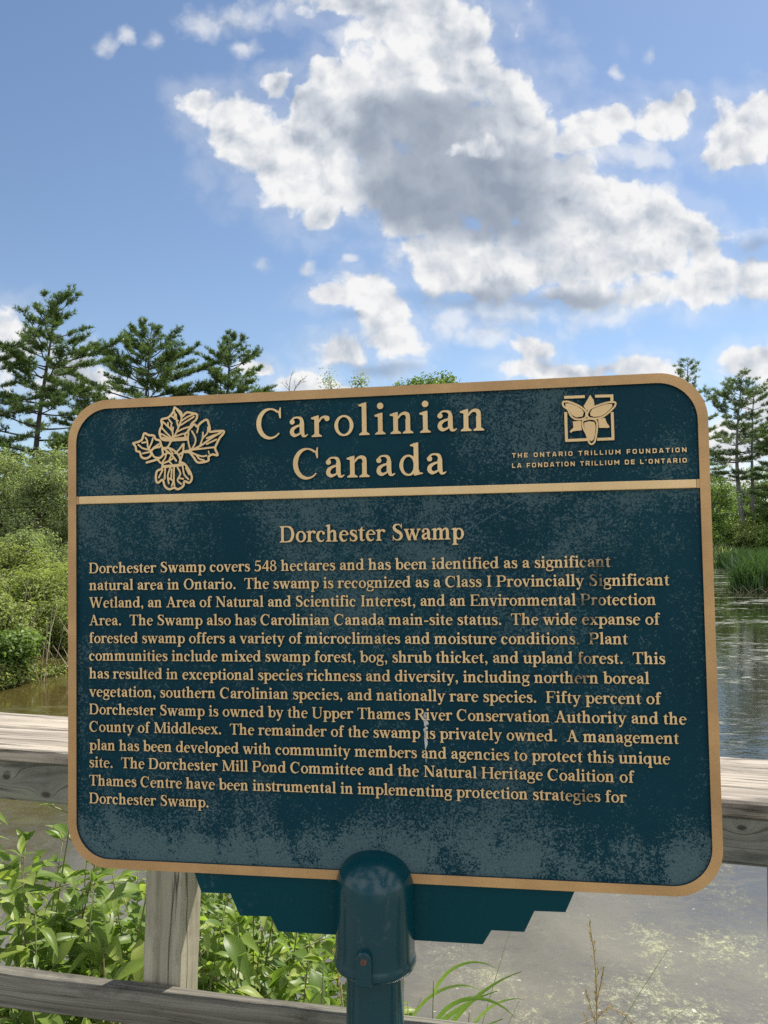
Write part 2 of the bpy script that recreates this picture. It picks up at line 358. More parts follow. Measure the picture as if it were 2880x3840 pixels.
def make_glyphs(weight=1.0):
    global S_
    WK[0] = weight; S_ = 116*weight if weight == 1 else 100
    G = {}
    G['a'] = (470, stroke([(320, 280), (190, 238), (112, 180), (100, 105), (150, 52), (225, 62), (320, 118)], [40, 66, 100, 112, 92, 56, 40]) + stroke([(90, 352), (130, 420), (215, 440), (300, 408), (328, 318)], [70, 44, 46, 84, S_]) + rect(270, 100, 270+S_, 325) + disc(105, 345, 56) + stroke([(328, 120), (346, 48), (392, 28), (452, 62)], [S_, 90, 52, 24]))
    G['b'] = (530, stem(72, 20, A_) + flag(72, 72+S_, A_) + bowl(300, 222, 152) + poly((72, 0), (92, 0), (188, 40), (188, 80), (72, 80)))
    G['c'] = (450, arc(240, 222, 158, 204, 48, 322, [46, 46, 112, S_, 108, 60, 24], 30) + disc(345, 345, 58))
    G['d'] = (545, stem(348, 30, A_) + flag(348, 348+S_, A_) + bowl(232, 222, 152) + poly((348, 0), (368, 0), (535, 34), (535, 58), (464, 66), (464, 110), (348, 110)))
    G['e'] = (455, arc(240, 222, 158, 204, 10, 322, [96, 64, 46, 90, S_, 112, 60, 24], 34) + rect(120, 246, 395, 284))
    G['f'] = (345, stroke([(158, 440), (164, 580), (215, 652), (290, 662)], [S_, S_, 72, 46]) + stem(100, 0, 450) + foot(100, 216) + rect(22, 418, 320, 452) + disc(312, 622, 52))
    G['g'] = (490, arc(222, 305, 135, 130, 0, 360, [100, 44, 100, 44, 100], 28) + stroke([(318, 392), (380, 428), (440, 424)], [40, 46, 60]) + disc(440, 410, 36) + stroke([(140, 195), (100, 140), (150, 96), (300, 84), (392, 48), (410, -30)], [40, 62, 84, 90, 96, 90]) + arc(230, -85, 180, 95, 10, -200, [88, 80, 46, 60, 70, 60], 28) + stroke([(62, -60), (90, 10), (150, 60)], [62, 50, 40]))
    G['h'] = (560, lstem(72, A_) + archn(188))
    G['i'] = (290, lstem(88, X_) + disc(142, 612, 70))
    G['k'] = (560, lstem(72, A_) + line(185, 190, 390, 420, 46) + stroke([(250, 270), (330, 160), (420, 30)], [100, 118, 118], smooth=False) + slab(300, 520, 355, 425, 452, -1) + slab(320, 545, 380, 470, 0))
    G['l'] = (290, lstem(88, A_))
    G['m'] = (840, lstem(72, X_) + archn(188) + archn(450))
    G['n'] = (560, lstem(72, X_) + archn(188))
    G['o'] = (500, bowl(250, 222, 168, 206))
    G['p'] = (530, stem(72, -200, X_) + flag(72, 188, X_) + slab(12, 250, 72, 188, -215) + bowl(300, 222, 152))
    G['q'] = (530, stem(342, -200, X_) + slab(282, 520, 342, 458, -215) + bowl(230, 222, 152) + poly((342, X_-60), (458, X_+8), (430, X_+8), (342, X_-10)))
    G['r'] = (415, lstem(72, X_) + stroke([(170, 320), (225, 405), (300, 430), (340, 420)], [40, 54, 62, 70]) + disc(352, 392, 58))
    G['s'] = (395, stroke([(318, 352), (270, 420), (195, 436), (112, 405), (100, 330), (180, 262), (280, 205), (318, 125), (275, 40), (190, 12), (105, 40), (62, 118)], [30, 42, 46, 84, 104, 118, 118, 108, 82, 46, 42, 30]) + rect(312, 310, 336, 450) + rect(46, -4, 70, 145))
    G['t'] = (330, rect(85, 100, 201, 430) + poly((85, 418), (201, 418), (201, 575), (180, 575), (85, 460)) + rect(18, 418, 300, 452) + stroke([(143, 120), (160, 46), (212, 22), (300, 58)], [S_, 96, 54, 24]))
    G['u'] = (560, stem(76, 140, X_) + flag(76, 192, X_) + stroke([(134, 180), (145, 70), (210, 22), (290, 40), (370, 110)], [S_, 112, 78, 56, 40]) + stem(352, 0, X_) + flag(352, 468, X_) + poly((352, 0), (468, 0), (540, 0), (540, 26), (468, 70), (352, 70)))
    G['v'] = (500, line(95, 440, 262, -5, S_-4) + line(405, 440, 252, -5, T_+6) + slab(12, 225, 55, 150, X_, -1) + slab(325, 492, 380, 430, X_, -1))
    G['w'] = (720, line(95, 440, 245, -5, S_-6) + line(365, 440, 235, -5, T_+4) + line(350, 440, 492, -5, S_-6) + line(630, 440, 482, -5, T_+6) + slab(12, 225, 55, 150, X_, -1) + slab(265, 460, 310, 400, X_, -1) + slab(550, 715, 605, 655, X_, -1))
    G['x'] = (510, line(110, 445, 400, 8, S_) + line(390, 440, 115, 12, T_+6) + slab(15, 245, 60, 165, X_, -1) + slab(310, 485, 365, 415, X_, -1) + slab(265, 500, 345, 450, 0) + slab(20, 195, 85, 135, 0))
    G['y'] = (505, line(95, 440, 268, 10, S_-4) + stroke([(412, 440), (262, 20), (205, -130), (140, -172)], [T_+6, T_+6, 60, 70], smooth=False) + disc(118, -160, 54) + slab(12, 225, 55, 150, X_, -1) + slab(330, 498, 385, 435, X_, -1))
    G['z'] = (440, rect(45, 410, 390, X_) + rect(35, 0, 400, 42) + line(330, 440, 100, 12, S_-10) + rect(45, 310, 68, X_) + rect(378, 0, 402, 150))
    st = lambda x, y0=0, y1=C_: stem(x, y0, y1)+slab(x-66, x+S_+66, x, x+S_, y0)+slab(x-66, x+S_+66, x, x+S_, y1, -1)
    G['A'] = (720, line(345, 660, 560, 10, S_+4) + line(340, 640, 140, 10, T_+6) + rect(215, 205, 480, 248) + slab(15, 250, 110, 175, 0) + slab(450, 705, 500, 625, 0) + poly((300, 600), (385, 600), (372, 680), (345, 680)))
    G['C'] = (680, arc(350, 331, 262, 318, 50, 318, [56, 42, 96, 128, 128, 100, 52, 34], 36) + poly((560, 440), (590, 440), (590, 675), (568, 675), (545, 600), (500, 600), (530, 560)))
    G['D'] = (715, st(85) + stroke([(180, 638), (350, 640), (520, 570), (600, 331), (520, 92), (350, 22), (180, 24)], [44, 52, 100, 128, 100, 52, 44]))
    G['E'] = (630, st(85) + rect(150, 622, 560, C_) + rect(150, 0, 570, 40) + rect(190, 320, 430, 360) + poly((538, 662), (562, 662), (562, 500), (546, 500), (510, 625)) + poly((548, 0), (572, 0), (592, 180), (574, 180), (520, 36)) + rect(418, 250, 440, 430))
    G['F'] = (580, st(85) + rect(150, 622, 545, C_) + rect(190, 312, 420, 352) + poly((524, 662), (548, 662), (548, 500), (532, 500), (496, 625)) + rect(408, 242, 430, 422))
    G['H'] = (760, st(85) + st(560) + rect(180, 318, 580, 362))
    G['I'] = (370, st(128))
    G['M'] = (910, st(700) + rect(125, 20, 125+T_+6, 640) + slab(50, 265, 120, 178, 0) + slab(50, 200, 120, 178, C_, -1) + line(165, 655, 455, 20, S_+10) + line(725, 650, 460, 20, T_+4))
    G['N'] = (735, rect(118, 20, 118+T_+6, 640) + slab(40, 255, 112, 175, 0) + slab(40, 180, 112, 175, C_, -1) + line(150, 650, 590, 20, S_+8) + rect(565, 10, 565+T_+6, 640) + slab(490, 705, 562, 620, C_, -1))
    G['O'] = (730, arc(362, 331, 262, 320, 0, 360, [128, 44, 128, 44, 128], 40))
    G['P'] = (610, st(85) + stroke([(180, 638), (340, 640), (470, 590), (508, 480), (470, 365), (340, 312), (190, 312)], [44, 50, 96, 118, 96, 48, 42]))
    G['R'] = (685, st(85) + stroke([(180, 638), (340, 640), (470, 595), (506, 490), (470, 385), (340, 335), (190, 335)], [44, 50, 96, 118, 96, 48, 42]) + line(330, 345, 560, 15, S_+6) + slab(470, 690, 520, 620, 0))
    G['S'] = (545, stroke([(435, 520), (380, 612), (280, 640), (165, 600), (135, 500), (210, 400), (360, 310), (435, 200), (395, 75), (275, 20), (150, 55), (90, 160)], [30, 42, 48, 92, 118, 128, 130, 122, 96, 48, 44, 30]) + rect(430, 470, 455, 675) + rect(72, -12, 97, 205))
    G['T'] = (640, stem(262, 0, C_) + slab(180, 460, 262, 378, 0) + rect(40, 620, 600, C_) + poly((40, 662), (62, 662), (105, 620), (48, 490), (30, 490)) + poly((600, 662), (578, 662), (535, 620), (592, 490), (610, 490)))
    G['U'] = (735, stem(95, 200, C_) + slab(29, 277, 95, 211, C_, -1) + stroke([(153, 240), (165, 95), (290, 14), (330, 12), (440, 22), (545, 110), (580, 260)], [S_, 116, 74, 66, 56, T_+2, T_+2]) + rect(556, 220, 556+T_+4, 650) + slab(485, 690, 555, 606, C_, -1))
    G['W'] = (980, line(110, 650, 312, 0, S_) + line(500, 650, 305, 0, T_+4) + line(470, 650, 672, 0, S_) + line(868, 650, 665, 0, T_+8) + slab(10, 255, 60, 170, C_, -1) + slab(370, 600, 425, 530, C_, -1) + slab(775, 965, 840, 895, C_, -1))
    G['5'] = (500, poly((130, 655), (430, 655), (405, 580), (150, 580)) + line(140, 640, 100, 350, 46) + stroke([(92, 335), (180, 375), (300, 365), (390, 280), (385, 150), (290, 45), (160, 15), (70, 40)], [30, 60, 90, 112, S_, 90, 50, 40]) + disc(85, 62, 50))
    G['4'] = (500, stem(300, 0, 660) + rect(20, 150, 470, 220) + line(345, 640, 50, 190, 50))
    G['8'] = (500, arc(248, 500, 130, 140, 0, 360, [88, 44, 88, 44, 88], 26) + arc(248, 180, 160, 165, 0, 360, [104, 46, 104, 46, 104], 28))
    G['.'] = (260, disc(125, 55, 68)); G[','] = (260, disc(125, 55, 66)+stroke([(165, 60), (160, -40), (90, -125)], [54, 54, 22]))
    G['-'] = (345, rect(50, 185, 295, 260))
    WK[0] = 1.0; S_ = 116
    return G
# wide sans capitals for the two small lines (cap height 1000)
def make_sans():
    w = 205
    def pl(pts, ww=w):
        r = []
        for (x0, y0), (x1, y1) in zip(pts, pts[1:]): r += bar(x0, y0, x1, y1, ww)
        for x, y in pts[1:-1]: r += disc(x, y, ww/2, 12)
        return r
    h = w/2; G = {}
    o = [(h+210, h), (h+520, h), (h+640, h+50), (h+700, h+200), (h+700, 1000-h-200), (h+640, 1000-h-50), (h+520, 1000-h), (h+210, 1000-h), (h+90, 1000-h-50), (h+30, 1000-h-200), (h+30, h+200), (h+90, h+50), (h+210, h), (h+240, h)]
    G['O'] = (970, pl(o)); G['T'] = (820, rect(0, 1000-w, 800, 1000)+rect(400-h, 0, 400+h, 1000))
    G['H'] = (940, rect(30, 0, 30+w, 1000)+rect(690, 0, 690+w, 1000)+rect(30, 500-h, 890, 500+h))
    G['E'] = (830, rect(30, 0, 30+w, 1000)+rect(30, 0, 780, w)+rect(30, 1000-w, 780, 1000)+rect(30, 500-h, 740, 500+h))
    G['F'] = (810, rect(30, 0, 30+w, 1000)+rect(30, 1000-w, 770, 1000)+rect(30, 440-h, 720, 440+h))
    G['L'] = (770, rect(30, 0, 30+w, 1000)+rect(30, 0, 730, w)); G['I'] = (300, rect(40, 0, 40+w+10, 1000))
    G['N'] = (960, rect(30, 0, 30+w, 1000)+rect(700, 0, 700+w, 1000)+line(100, 960, 830, 40, w+20))
    G['M'] = (1120, rect(30, 0, 30+w, 1000)+rect(860, 0, 860+w, 1000)+line(110, 960, 550, 300, w)+line(990, 960, 550, 300, w))
    G['A'] = (980, line(400, 1000, 125, 0, w-10)+line(550, 1000, 835, 0, w-10)+rect(340, 1000-150, 620, 1000)+rect(200, 190, 760, 370))
    G['R'] = (920, rect(30, 0, 30+w, 1000)+pl([(60, 1000-h), (680, 1000-h), (760, 860), (760, 560), (680, 440), (60, 440)])+line(520, 440, 800, 0, w+30))
    G['U'] = (960, pl([(h+30, 1000), (h+30, 240), (h+170, h), (h+560, h), (h+700, 240), (h+700, 1000)]))
    G['D'] = (930, rect(30, 0, 30+w, 1000)+pl([(60, 1000-h), (620, 1000-h), (770, 820), (770, 180), (620, h), (60, h)])); G["'"] = (300, rect(50, 620, 230, 1000))
    return G

def merge2d(polys):
    """union of polygons -> (verts2d, triangles)"""
    V, F = [], []
    tris = []
    for p in polys: tris += [[p[0], p[i], p[i+1]] for i in (1, 2)] if len(p) == 4 else [p]
    for p in tris:
        a = sum(p[i-1][0]*p[i][1]-p[i][0]*p[i-1][1] for i in range(len(p)))
        if abs(a) < 1e-6: continue
        if a < 0: p = p[::-1]
        F.append(list(range(len(V), len(V)+len(p)))); V += [Vector((x, y)) for x, y in p]
    ext = max(max(abs(v.x), abs(v.y)) for v in V)
    v, e, f, ov, oe, of = delaunay_2d_cdt(V, [], F, 0, ext*1e-5)
    tri = [t for t, o in zip(f, of) if o]
    return [(p.x, p.y) for p in v], tri

def extrude2d(mesh2d, z0, z1, off=(0, 0), sc=1.0, scx=None):
    """prism of a merged outline: front at z1 (towards viewer), sides back to z0"""
    v, tri = mesh2d
    scx = scx or sc
    cnt = {}
    for t in tri:
        for i in range(3):
            cnt[(t[i], t[(i+1) % 3])] = 1
    rim = [(a, b) for (a, b) in cnt if (b, a) not in cnt]
    used = sorted({i for t in tri for i in t}); mp = {i: k for k, i in enumerate(used)}
    n = len(used)
    vs = [(off[0]+v[i][0]*scx, off[1]+v[i][1]*sc, z1) for i in used]+[(off[0]+v[i][0]*scx, off[1]+v[i][1]*sc, z0) for i in used]
    fs = [tuple(mp[i] for i in t) for t in tri]
    sides = [(mp[a]+n, mp[b]+n, mp[b], mp[a]) for a, b in rim]
    return vs, fs, sides

# ---------------------------------------------------------------- the sign: plane coordinates in mm from its upper left corner
SW, SH = 1.010, 0.75925
P_O = Vector((-.52486, 1.27535, 2.53246))
P_X = Vector((.98836, -.15112, .01741)).normalized()
P_Y = Vector((-.02073, .00321, .99978)); P_Y = (P_Y-P_X*P_Y.dot(P_X)).normalized()
P_Z = P_X.cross(P_Y)                                  # towards the reader
PM = Matrix(((P_X.x, P_Y.x, P_Z.x, P_O.x), (P_X.y, P_Y.y, P_Z.y, P_O.y), (P_X.z, P_Y.z, P_Z.z, P_O.z), (0, 0, 0, 1)))

def mat_paint(name, wear=True, gloss=.20, SPEC=.36):
    m, T, b, out = new_mat(name)
    o = objc(T); x, y, z = T.sep(o)
    if wear:
        big = T.noise(T.vmath('ADD', o, (3.1, 1.7, 0)), 4.6, 6, .62, .6)
        fine = T.noise(o, 120, 4, .8, 1.5); gr = T.noise(o, 330, 2, .6, .8)
        fs = T.math('ADD', T.math('MULTIPLY', T.math('SUBTRACT', fine, .5), 1.15), T.math('MULTIPLY', T.math('SUBTRACT', gr, .5), .85))
        drip = T.noise(T.vmath('MULTIPLY', o, (17, 3.0, 1)), 1.0, 4, .6)
        low = T.mapr(y, -.645, -.74, 0, .34, smooth=True)        # bare towards the bottom edge
        lown = T.noise(T.vmath('MULTIPLY', o, (1, .7, 1)), 10, 6, .68)
        low = T.math('MULTIPLY', low, T.mapr(lown, .38, .58))
        under = T.math('MULTIPLY', T.mapr(y, -.32, -.172, 0, .15), T.math('LESS_THAN', y, -.165))
        s = T.math('ADD', T.math('MULTIPLY', T.math('SUBTRACT', big, .5), 1.05), fs)
        s = T.math('ADD', s, T.math('MULTIPLY', T.math('SUBTRACT', drip, .5), .34))
        s = T.math('ADD', s, T.math('ADD', low, under))
        wr = T.mapr(s, .085, .18, 0, 1, smooth=True)
        wr = T.math('MULTIPLY', wr, T.mapr(y, -.64, -.71, .72, .95))
        tone = T.noise(o, 3, 4, .5)
        base = ramp(T, tone, [(.35, (.0014, .024, .038)), (.7, (.0022, .033, .048))])
        bare = ramp(T, T.noise(o, 300, 2, .6), [(.3, (.048, .086, .094)), (.7, (.082, .128, .135))])
        col = T.mix(wr, base, bare)
        # one long scratch and a dried bird dropping
        sc = T.math('ABSOLUTE', T.math('SUBTRACT', T.math('MULTIPLY_ADD', x, .54, -.580), y))
        scr = T.math('MULTIPLY', T.mapr(sc, .0004, .0011, .5, 0), T.math('MULTIPLY', T.math('GREATER_THAN', x, .652), T.math('LESS_THAN', x, .75)))
        scr = T.math('MULTIPLY', scr, T.mapr(T.noise(o, 60, 2), .42, .55))
        col = T.mix(scr, col, (.10, .16, .20, 1))
        col = T.mix(drop_mask(T, o, x, y), col, (.55, .55, .52, 1))
        T.put(b.inputs['Base Color'], col)
        T.put(b.inputs['Roughness'], T.mapr(wr, 0, 1, .5, .7))
        T.put(b.inputs['Normal'], bump(T, T.math('ADD', fine, T.math('MULTIPLY', wr, .5)), .22, .0015))
        b.inputs['Specular IOR Level'].default_value = .10
    else:
        v = T.vmath('MULTIPLY', o, (1, 1, .45))
        big = T.noise(v, 11, 6, .72, .8); fine = T.noise(o, 130, 4, .7)
        s = T.math('ADD', T.math('MULTIPLY', big, .75), T.math('MULTIPLY', fine, .3))
        wr = T.mapr(s, .61, .69, 0, .5, smooth=True)
        col = T.mix(wr, (.0008, .036, .047, 1), (.045, .080, .095, 1))
        T.put(b.inputs['Base Color'], col); T.put(b.inputs['Roughness'], T.mapr(wr, 0, 1, gloss, .65))
        T.put(b.inputs['Normal'], bump(T, T.math('ADD', T.noise(o, 40, 3), T.math('MULTIPLY', wr, .3)), .12, .003))
        b.inputs['Specular IOR Level'].default_value = SPEC
    return m
def drop_mask(T, o, x, y):
    n = T.noise(o, 90, 3, .7)
    d = T.math('ABSOLUTE', T.math('SUBTRACT', x, T.math('MULTIPLY_ADD', n, .006, .5830)))
    w = T.mapr(y, -.575, -.525, .0012, .0042)
    a = T.math('LESS_THAN', d, T.math('MULTIPLY', w, T.mapr(n, .35, .6)))
    return T.math('MULTIPLY', T.math('MULTIPLY', a, .85), T.math('MULTIPLY', T.math('LESS_THAN', y, -.503), T.math('GREATER_THAN', y, -.578)))

def mat_bronze(name, c0, c1, stain=False, brush=(1, 1, 1)):
    m, T, b, out = new_mat(name)
    o = objc(T); x, y, z = T.sep(o)
    n = T.noise(o, 9, 5, .6); f = T.noise(T.vmath('MULTIPLY', o, brush), 260, 3, .6)
    col = ramp(T, T.math('ADD', T.math('MULTIPLY', n, .88), T.math('MULTIPLY', f, .12)), [(.33, c0), (.66, c1)])
    spot = T.noise(o, 55, 4, .7)
    col = T.mix(T.mapr(spot, .66, .76, 0, .35), col, (.11, .075, .045, 1))
    if stain:                                            # dark run-off streak across the right of the text
        cx = T.math('MULTIPLY_ADD', y, .16, .8885)
        d = T.math('ABSOLUTE', T.math('SUBTRACT', x, cx))
        w = T.mapr(y, -.50, -.26, .012, .026)
        k = T.mapr(T.math('DIVIDE', d, w), .45, 1.1, 1, 0, smooth=True)
        rows = T.math('MULTIPLY', T.math('LESS_THAN', y, -.255), T.math('GREATER_THAN', y, -.47))
        rows2 = T.math('MULTIPLY', T.math('LESS_THAN', y, -.608), T.math('GREATER_THAN', y, -.64))
        k2 = T.math('MULTIPLY', T.mapr(T.math('ABSOLUTE', T.math('SUBTRACT', x, .812)), .012, .03, .8, 0), rows2)
        nn = T.mapr(T.noise(o, 75, 4, .7), .36, .56, .25, 1)
        k = T.math('MULTIPLY', T.math('MAXIMUM', T.math('MULTIPLY', k, rows), k2), nn)
        col = T.mix(T.math('MULTIPLY', k, .92), col, (.030, .040, .042, 1))
        col = T.mix(drop_mask(T, o, x, y), col, (.55, .55, .52, 1))
    T.put(b.inputs['Base Color'], col); b.inputs['Metallic'].default_value = .35
    b.inputs['Roughness'].default_value = .5
    T.put(b.inputs['Normal'], bump(T, n, .10, .002))
    return m
M_panel = mat_paint('worn_teal_paint'); M_post = mat_paint('post_paint', False)
M_side, _T, _b, _o = new_mat('dark_edge_paint'); _b.inputs['Base Color'].default_value = (.006, .026, .036, 1); _b.inputs['Roughness'].default_value = .6
M_letter = mat_bronze('polished_bronze', (.60, .405, .195), (.72, .50, .255), True)
M_border = mat_bronze('dull_bronze', (.36, .205, .086), (.51, .305, .130), False, (.15, 1, 1))

def rrect(x0, x1, y0, y1, r, n=14):
    P = []
    for cx, cy, a0 in ((x1-r, y1-r, 0), (x0+r, y1-r, 90), (x0+r, y0+r, 180), (x1-r, y0+r, 270)):
        P += [(cx+r*math.cos(R(a0+90*k/n)), cy+r*math.sin(R(a0+90*k/n))) for k in range(n+1)]
    return P

sign = thing('interpretive_sign', 'dark teal cast plaque with raised bronze lettering and border on a teal steel post', 'sign', (0, 0, 0))
AX = P_O+P_X*.5035-P_Y*.80                               # the post's axis meets the plaque here
sign.location = (AX.x, AX.y, .80)

def build_sign():
    B = 0.0145
    o1 = rrect(0, SW, -SH, 0, .070); i1 = rrect(B, SW-B, -SH+B, -B, .057); n = len(o1)
    # painted panel (back plate), front face at z = 0
    a = Acc()
    m1 = rrect(.004, SW-.004, -SH+.004, -.004, .067)
    a.add([(x, y, 0.0) for x, y in m1]+[(x, y, -.008) for x, y in m1], [tuple(range(n)), tuple(range(2*n-1, n-1, -1))]+[(k, k+n, (k+1) % n+n, (k+1) % n) for k in range(n)])
    a.make('panel', M_panel, sign, M=PM)
    # raised rim
    a = Acc()
    V = [(x, y, .0045) for x, y in o1]+[(x, y, .0045) for x, y in i1]+[(x, y, -.0105) for x, y in o1]+[(x, y, -.0005) for x, y in i1]
    for k in range(n):
        j = (k+1) % n
        a.F += [(k, j, n+j, n+k), (k, 2*n+k, 2*n+j, j), (n+k, n+j, 3*n+j, 3*n+k)]; a.I += [0, 0, 1]
    a.V = V
    for s in (0, 1):
        x0, x1 = (B-.0005, .0188) if s == 0 else (.991, SW-B+.0005)
        a.box(x0, x1, -.1714, -.1586, -.0005, .0041)
    a.make('border', [M_border, M_side], sign, M=PM)
    a = Acc().box(.0190, .9908, -.1714, -.1586, -.0005, .0043)
    bevel(a.make('divider_bar', M_letter, sign, M=PM), .0012)
    # stepped skirt below the plaque
    L = [(205, 759.6), (212, 759.6), (224.4, 792.2), (272, 791.4), (287.5, 824.6), (337.6, 823.4), (349.7, 845.5), (503, 845)]
    Rr = [(503, 846.2), (665.7, 846), (678.9, 824.6), (727.2, 824.4), (742.7, 793), (787.7, 792.4), (802.3, 760.1), (806, 759.6)]
    pts = [(x/1000, -y/1000) for x, y in L[1:]+Rr[:-1]]
    me2 = merge2d([pts])
    vs, fs, sd = extrude2d(me2, -.0085, -.0015)
    a = Acc().add(vs, fs+sd)
    back = [tuple(i+len(vs)//2 for i in f[::-1]) for f in fs]; a.F += back; a.I += [0]*len(back)
    a.make('skirt_plate', M_skirt, sign, M=PM)
    # lettering
    G = {k: (w, merge2d(p)) for k, (w, p) in make_glyphs().items()}
    TG = {k: (w, merge2d(p)) for k, (w, p) in make_glyphs(.84).items()}
    SG = {k: (w, merge2d(p)) for k, (w, p) in make_sans().items()}
    def text(name, s, font, x0, x1, base, em, space=255, z=.0040, sp2=.62):
        """set one line between x0 and x1 (mm), baseline at 'base' (mm from the top)"""
        ink0 = min(p[0] for p in font[s[0]][1][0]); last = font[s[-1]]
        ink1 = max(p[0] for p in last[1][0])
        adv = [space if c == ' ' else font[c][0] for c in s]
        nat = sum(adv[:-1])-ink0+ink1
        k = em/1000.0
        tr = ((x1-x0)/k-nat)/(len(s)-1)
        kx = k
        if tr < -10: kx = k*(x1-x0)/k/(nat-10*(len(s)-1)); tr = -10
        if tr > 45 and font is G and em < 30: kx = k*(x1-x0)/k/(nat+45*(len(s)-1)); tr = 45
        a = Acc(); X = x0-ink0*kx
        for c, w in zip(s, adv):
            if c != ' ':
                vs, fs, sd = extrude2d(font[c][1], -.0005, z, (X/1000, -base/1000), k/1000, kx/1000)
                a.add(vs, fs, 0); off = len(a.V)-len(vs)
                a.F += [tuple(i+off for i in f) for f in sd]; a.I += [1]*len(sd)
            X += (w+tr)*kx
        a.make(name, [M_letter, M_side], sign, M=PM)
    text('title_lettering', 'Carolinian', TG, 324.6, 685.0, 75.0, 73, z=.0045)
    text('title_lettering', 'Canada', TG, 384.1, 626.4, 140.8, 73, z=.0045)
    text('subtitle_lettering', 'Dorchester Swamp', G, 360.8, 651.0, 240.2, 38.5)
    BODY = [("Dorchester Swamp covers 548 hectares and has been identified as a significant", 36.5, 865.7, 285.1),
            ("natural area in Ontario.  The swamp is recognized as a Class I Provincially Significant", 36.7, 948.5, 312.9),
            ("Wetland, an Area of Natural and Scientific Interest, and an Environmental Protection", 37.0, 928.5, 341.4),
            ("Area.  The Swamp also has Carolinian Canada main-site status.  The wide expanse of", 36.4, 934.0, 370.2),
            ("forested swamp offers a variety of microclimates and moisture conditions.  Plant", 36.7, 887.2, 398.9),
            ("communities include mixed swamp forest, bog, shrub thicket, and upland forest.  This", 36.6, 939.2, 427.4),
            ("has resulted in exceptional species richness and diversity, including northern boreal", 36.4, 915.9, 456.4),
            ("vegetation, southern Carolinian species, and nationally rare species.  Fifty percent of", 36.8, 932.1, 485.6),
            ("Dorchester Swamp is owned by the Upper Thames River Conservation Authority and the", 36.6, 966.2, 514.2),
            ("County of Middlesex.  The remainder of the swamp is privately owned.  A management", 36.8, 954.6, 542.2),
            ("plan has been developed with community members and agencies to protect this unique", 36.6, 941.7, 571.8),
            ("site.  The Dorchester Mill Pond Committee and the Natural Heritage Coalition of", 37.1, 890.9, 599.5),
            ("Thames Centre have been instrumental in implementing protection strategies for", 36.4, 879.1, 628.7),
            ("Dorchester Swamp.", 36.4, 239.2, 657.2)]
    for s, x0, x1, b in BODY: text('text_line', s, G, x0, x1, b, 25.6, z=.0035)
    text('foundation_lettering', 'THE ONTARIO TRILLIUM FOUNDATION', SG, 726.0, 979.0, 118.2, 6.9, 420, z=.003)
    text('foundation_lettering', "LA FONDATION TRILLIUM DE L'ONTARIO", SG, 725.7, 978.5, 133.7, 6.9, 420, z=.003)
    def relief(name, polys, z):
        vs, fs, sd = extrude2d(merge2d(polys), -.0005, z)
        Acc().add(vs, fs, 0).add([], [], 0)
        a = Acc().add(vs, fs, 0); a.F += sd; a.I += [1]*len(sd)
        a.make(name, [M_letter, M_side], sign, M=PM)
    def conv(q, s=1000): return [(x/s, -y/s) for x, y in q]
    leaf = []
    for w, q in LEAF: leaf += stroke(conv(q), [w/1000]*len(q), 4)+disc(*conv(q)[0], w/2000, 8)+disc(*conv(q)[-1], w/2000, 8)
    relief('leaf_emblem', leaf, .004)
    tri = []
    for q in TRI_BARS: tri += stroke(conv(q), [.0042, .0042], smooth=False)
    for q in TRI_SEPALS: tri += [conv(q)]
    for q in TRI_PETALS:
        c = conv(q); cx = sum(p[0] for p in c)/len(c); cy = sum(p[1] for p in c)/len(c)
        tri += stroke(c+c[:2], [.0027]*(len(c)+2), 4)
        tri += [[(cx+(x-cx)*.80, cy+(y-cy)*.80) for x, y in c]]
    relief('flower_emblem', tri, .004)
    # pole, sleeve with domed cap, bolt boss
    base = Vector((0, 0, 0))
    zc = AX.z-sign.location.z                              # height of the axis point above the base
    zt = zc+.80-.774                                      # dome springs here
    zb = zc+.80-.882
    Acc().lathe([(0, 0), (.085, 0), (.085, .010), (.05, .012), (.0437, .016), (.0437, zb+.02)], 48).make('post', M_post, sign, smooth=True)
    r = .0604
    prof = [(.0437, zb+.002), (.057, zb-.002), (.0612, zb+.001), (.0628, zb+.006), (.0624, zb+.011), (.0609, zb+.0145), (r, zb+.017), (r, zb+.03), (r, zb+.06), (r, zt-.02), (r, zt+.004)]
    prof += [(r*math.cos(R(a))**.86, zt+.006+r*.90*math.sin(R(a))) for a in range(8, 90, 8)]+[(.0004, zt+.006+r*.90)]
    Acc().lathe(prof, 64).make('domed_sleeve', M_post, sign, smooth=True)
    f = Vector((P_Z.x, P_Z.y, 0)).normalized()
    s = Vector((-f.y, f.x, 0)); s = s if s.x > 0 else -s
    ang = math.atan2(f.y, f.x)
    a = Acc()
    outl = [(-.0115, -.040), (.0115, -.040)]+[(.0115*math.cos(R(t)), .0115*math.sin(R(t))-.002) for t in range(0, 181, 15)]
    zz = zb+.040
    cc = s*(-.006)
    V = [f*(.0690)+s*x+cc+Vector((0, 0, zz+z)) for x, z in outl]+[f*(.050)+s*x*1.15+cc+Vector((0, 0, zz+z*1.05)) for x, z in outl]
    k = len(outl)
    a.add(V, [tuple(range(k))]+[(i, i+k, (i+1) % k+k, (i+1) % k) for i in range(k)])
    bevel(a.make('bolt_boss', M_post, sign), .002)
    rb = Acc()
    V = [f*.0700+s*(.0052*math.cos(R(t)))+cc+Vector((0, 0, zz-.004+.0052*math.sin(R(t)))) for t in range(0, 360, 60)]
    V += [f*.0678+s*(.006*math.cos(R(t)))+cc+Vector((0, 0, zz-.004+.006*math.sin(R(t)))) for t in range(0, 360, 60)]
    rb.add(V, [(0, 1, 2, 3, 4, 5)]+[(i, i+6, (i+1) % 6+6, (i+1) % 6) for i in range(6)])
    rb.make('rusty_bolt', M_rust, sign)
M_skirt = mat_paint('skirt_paint', False, .5, .1)
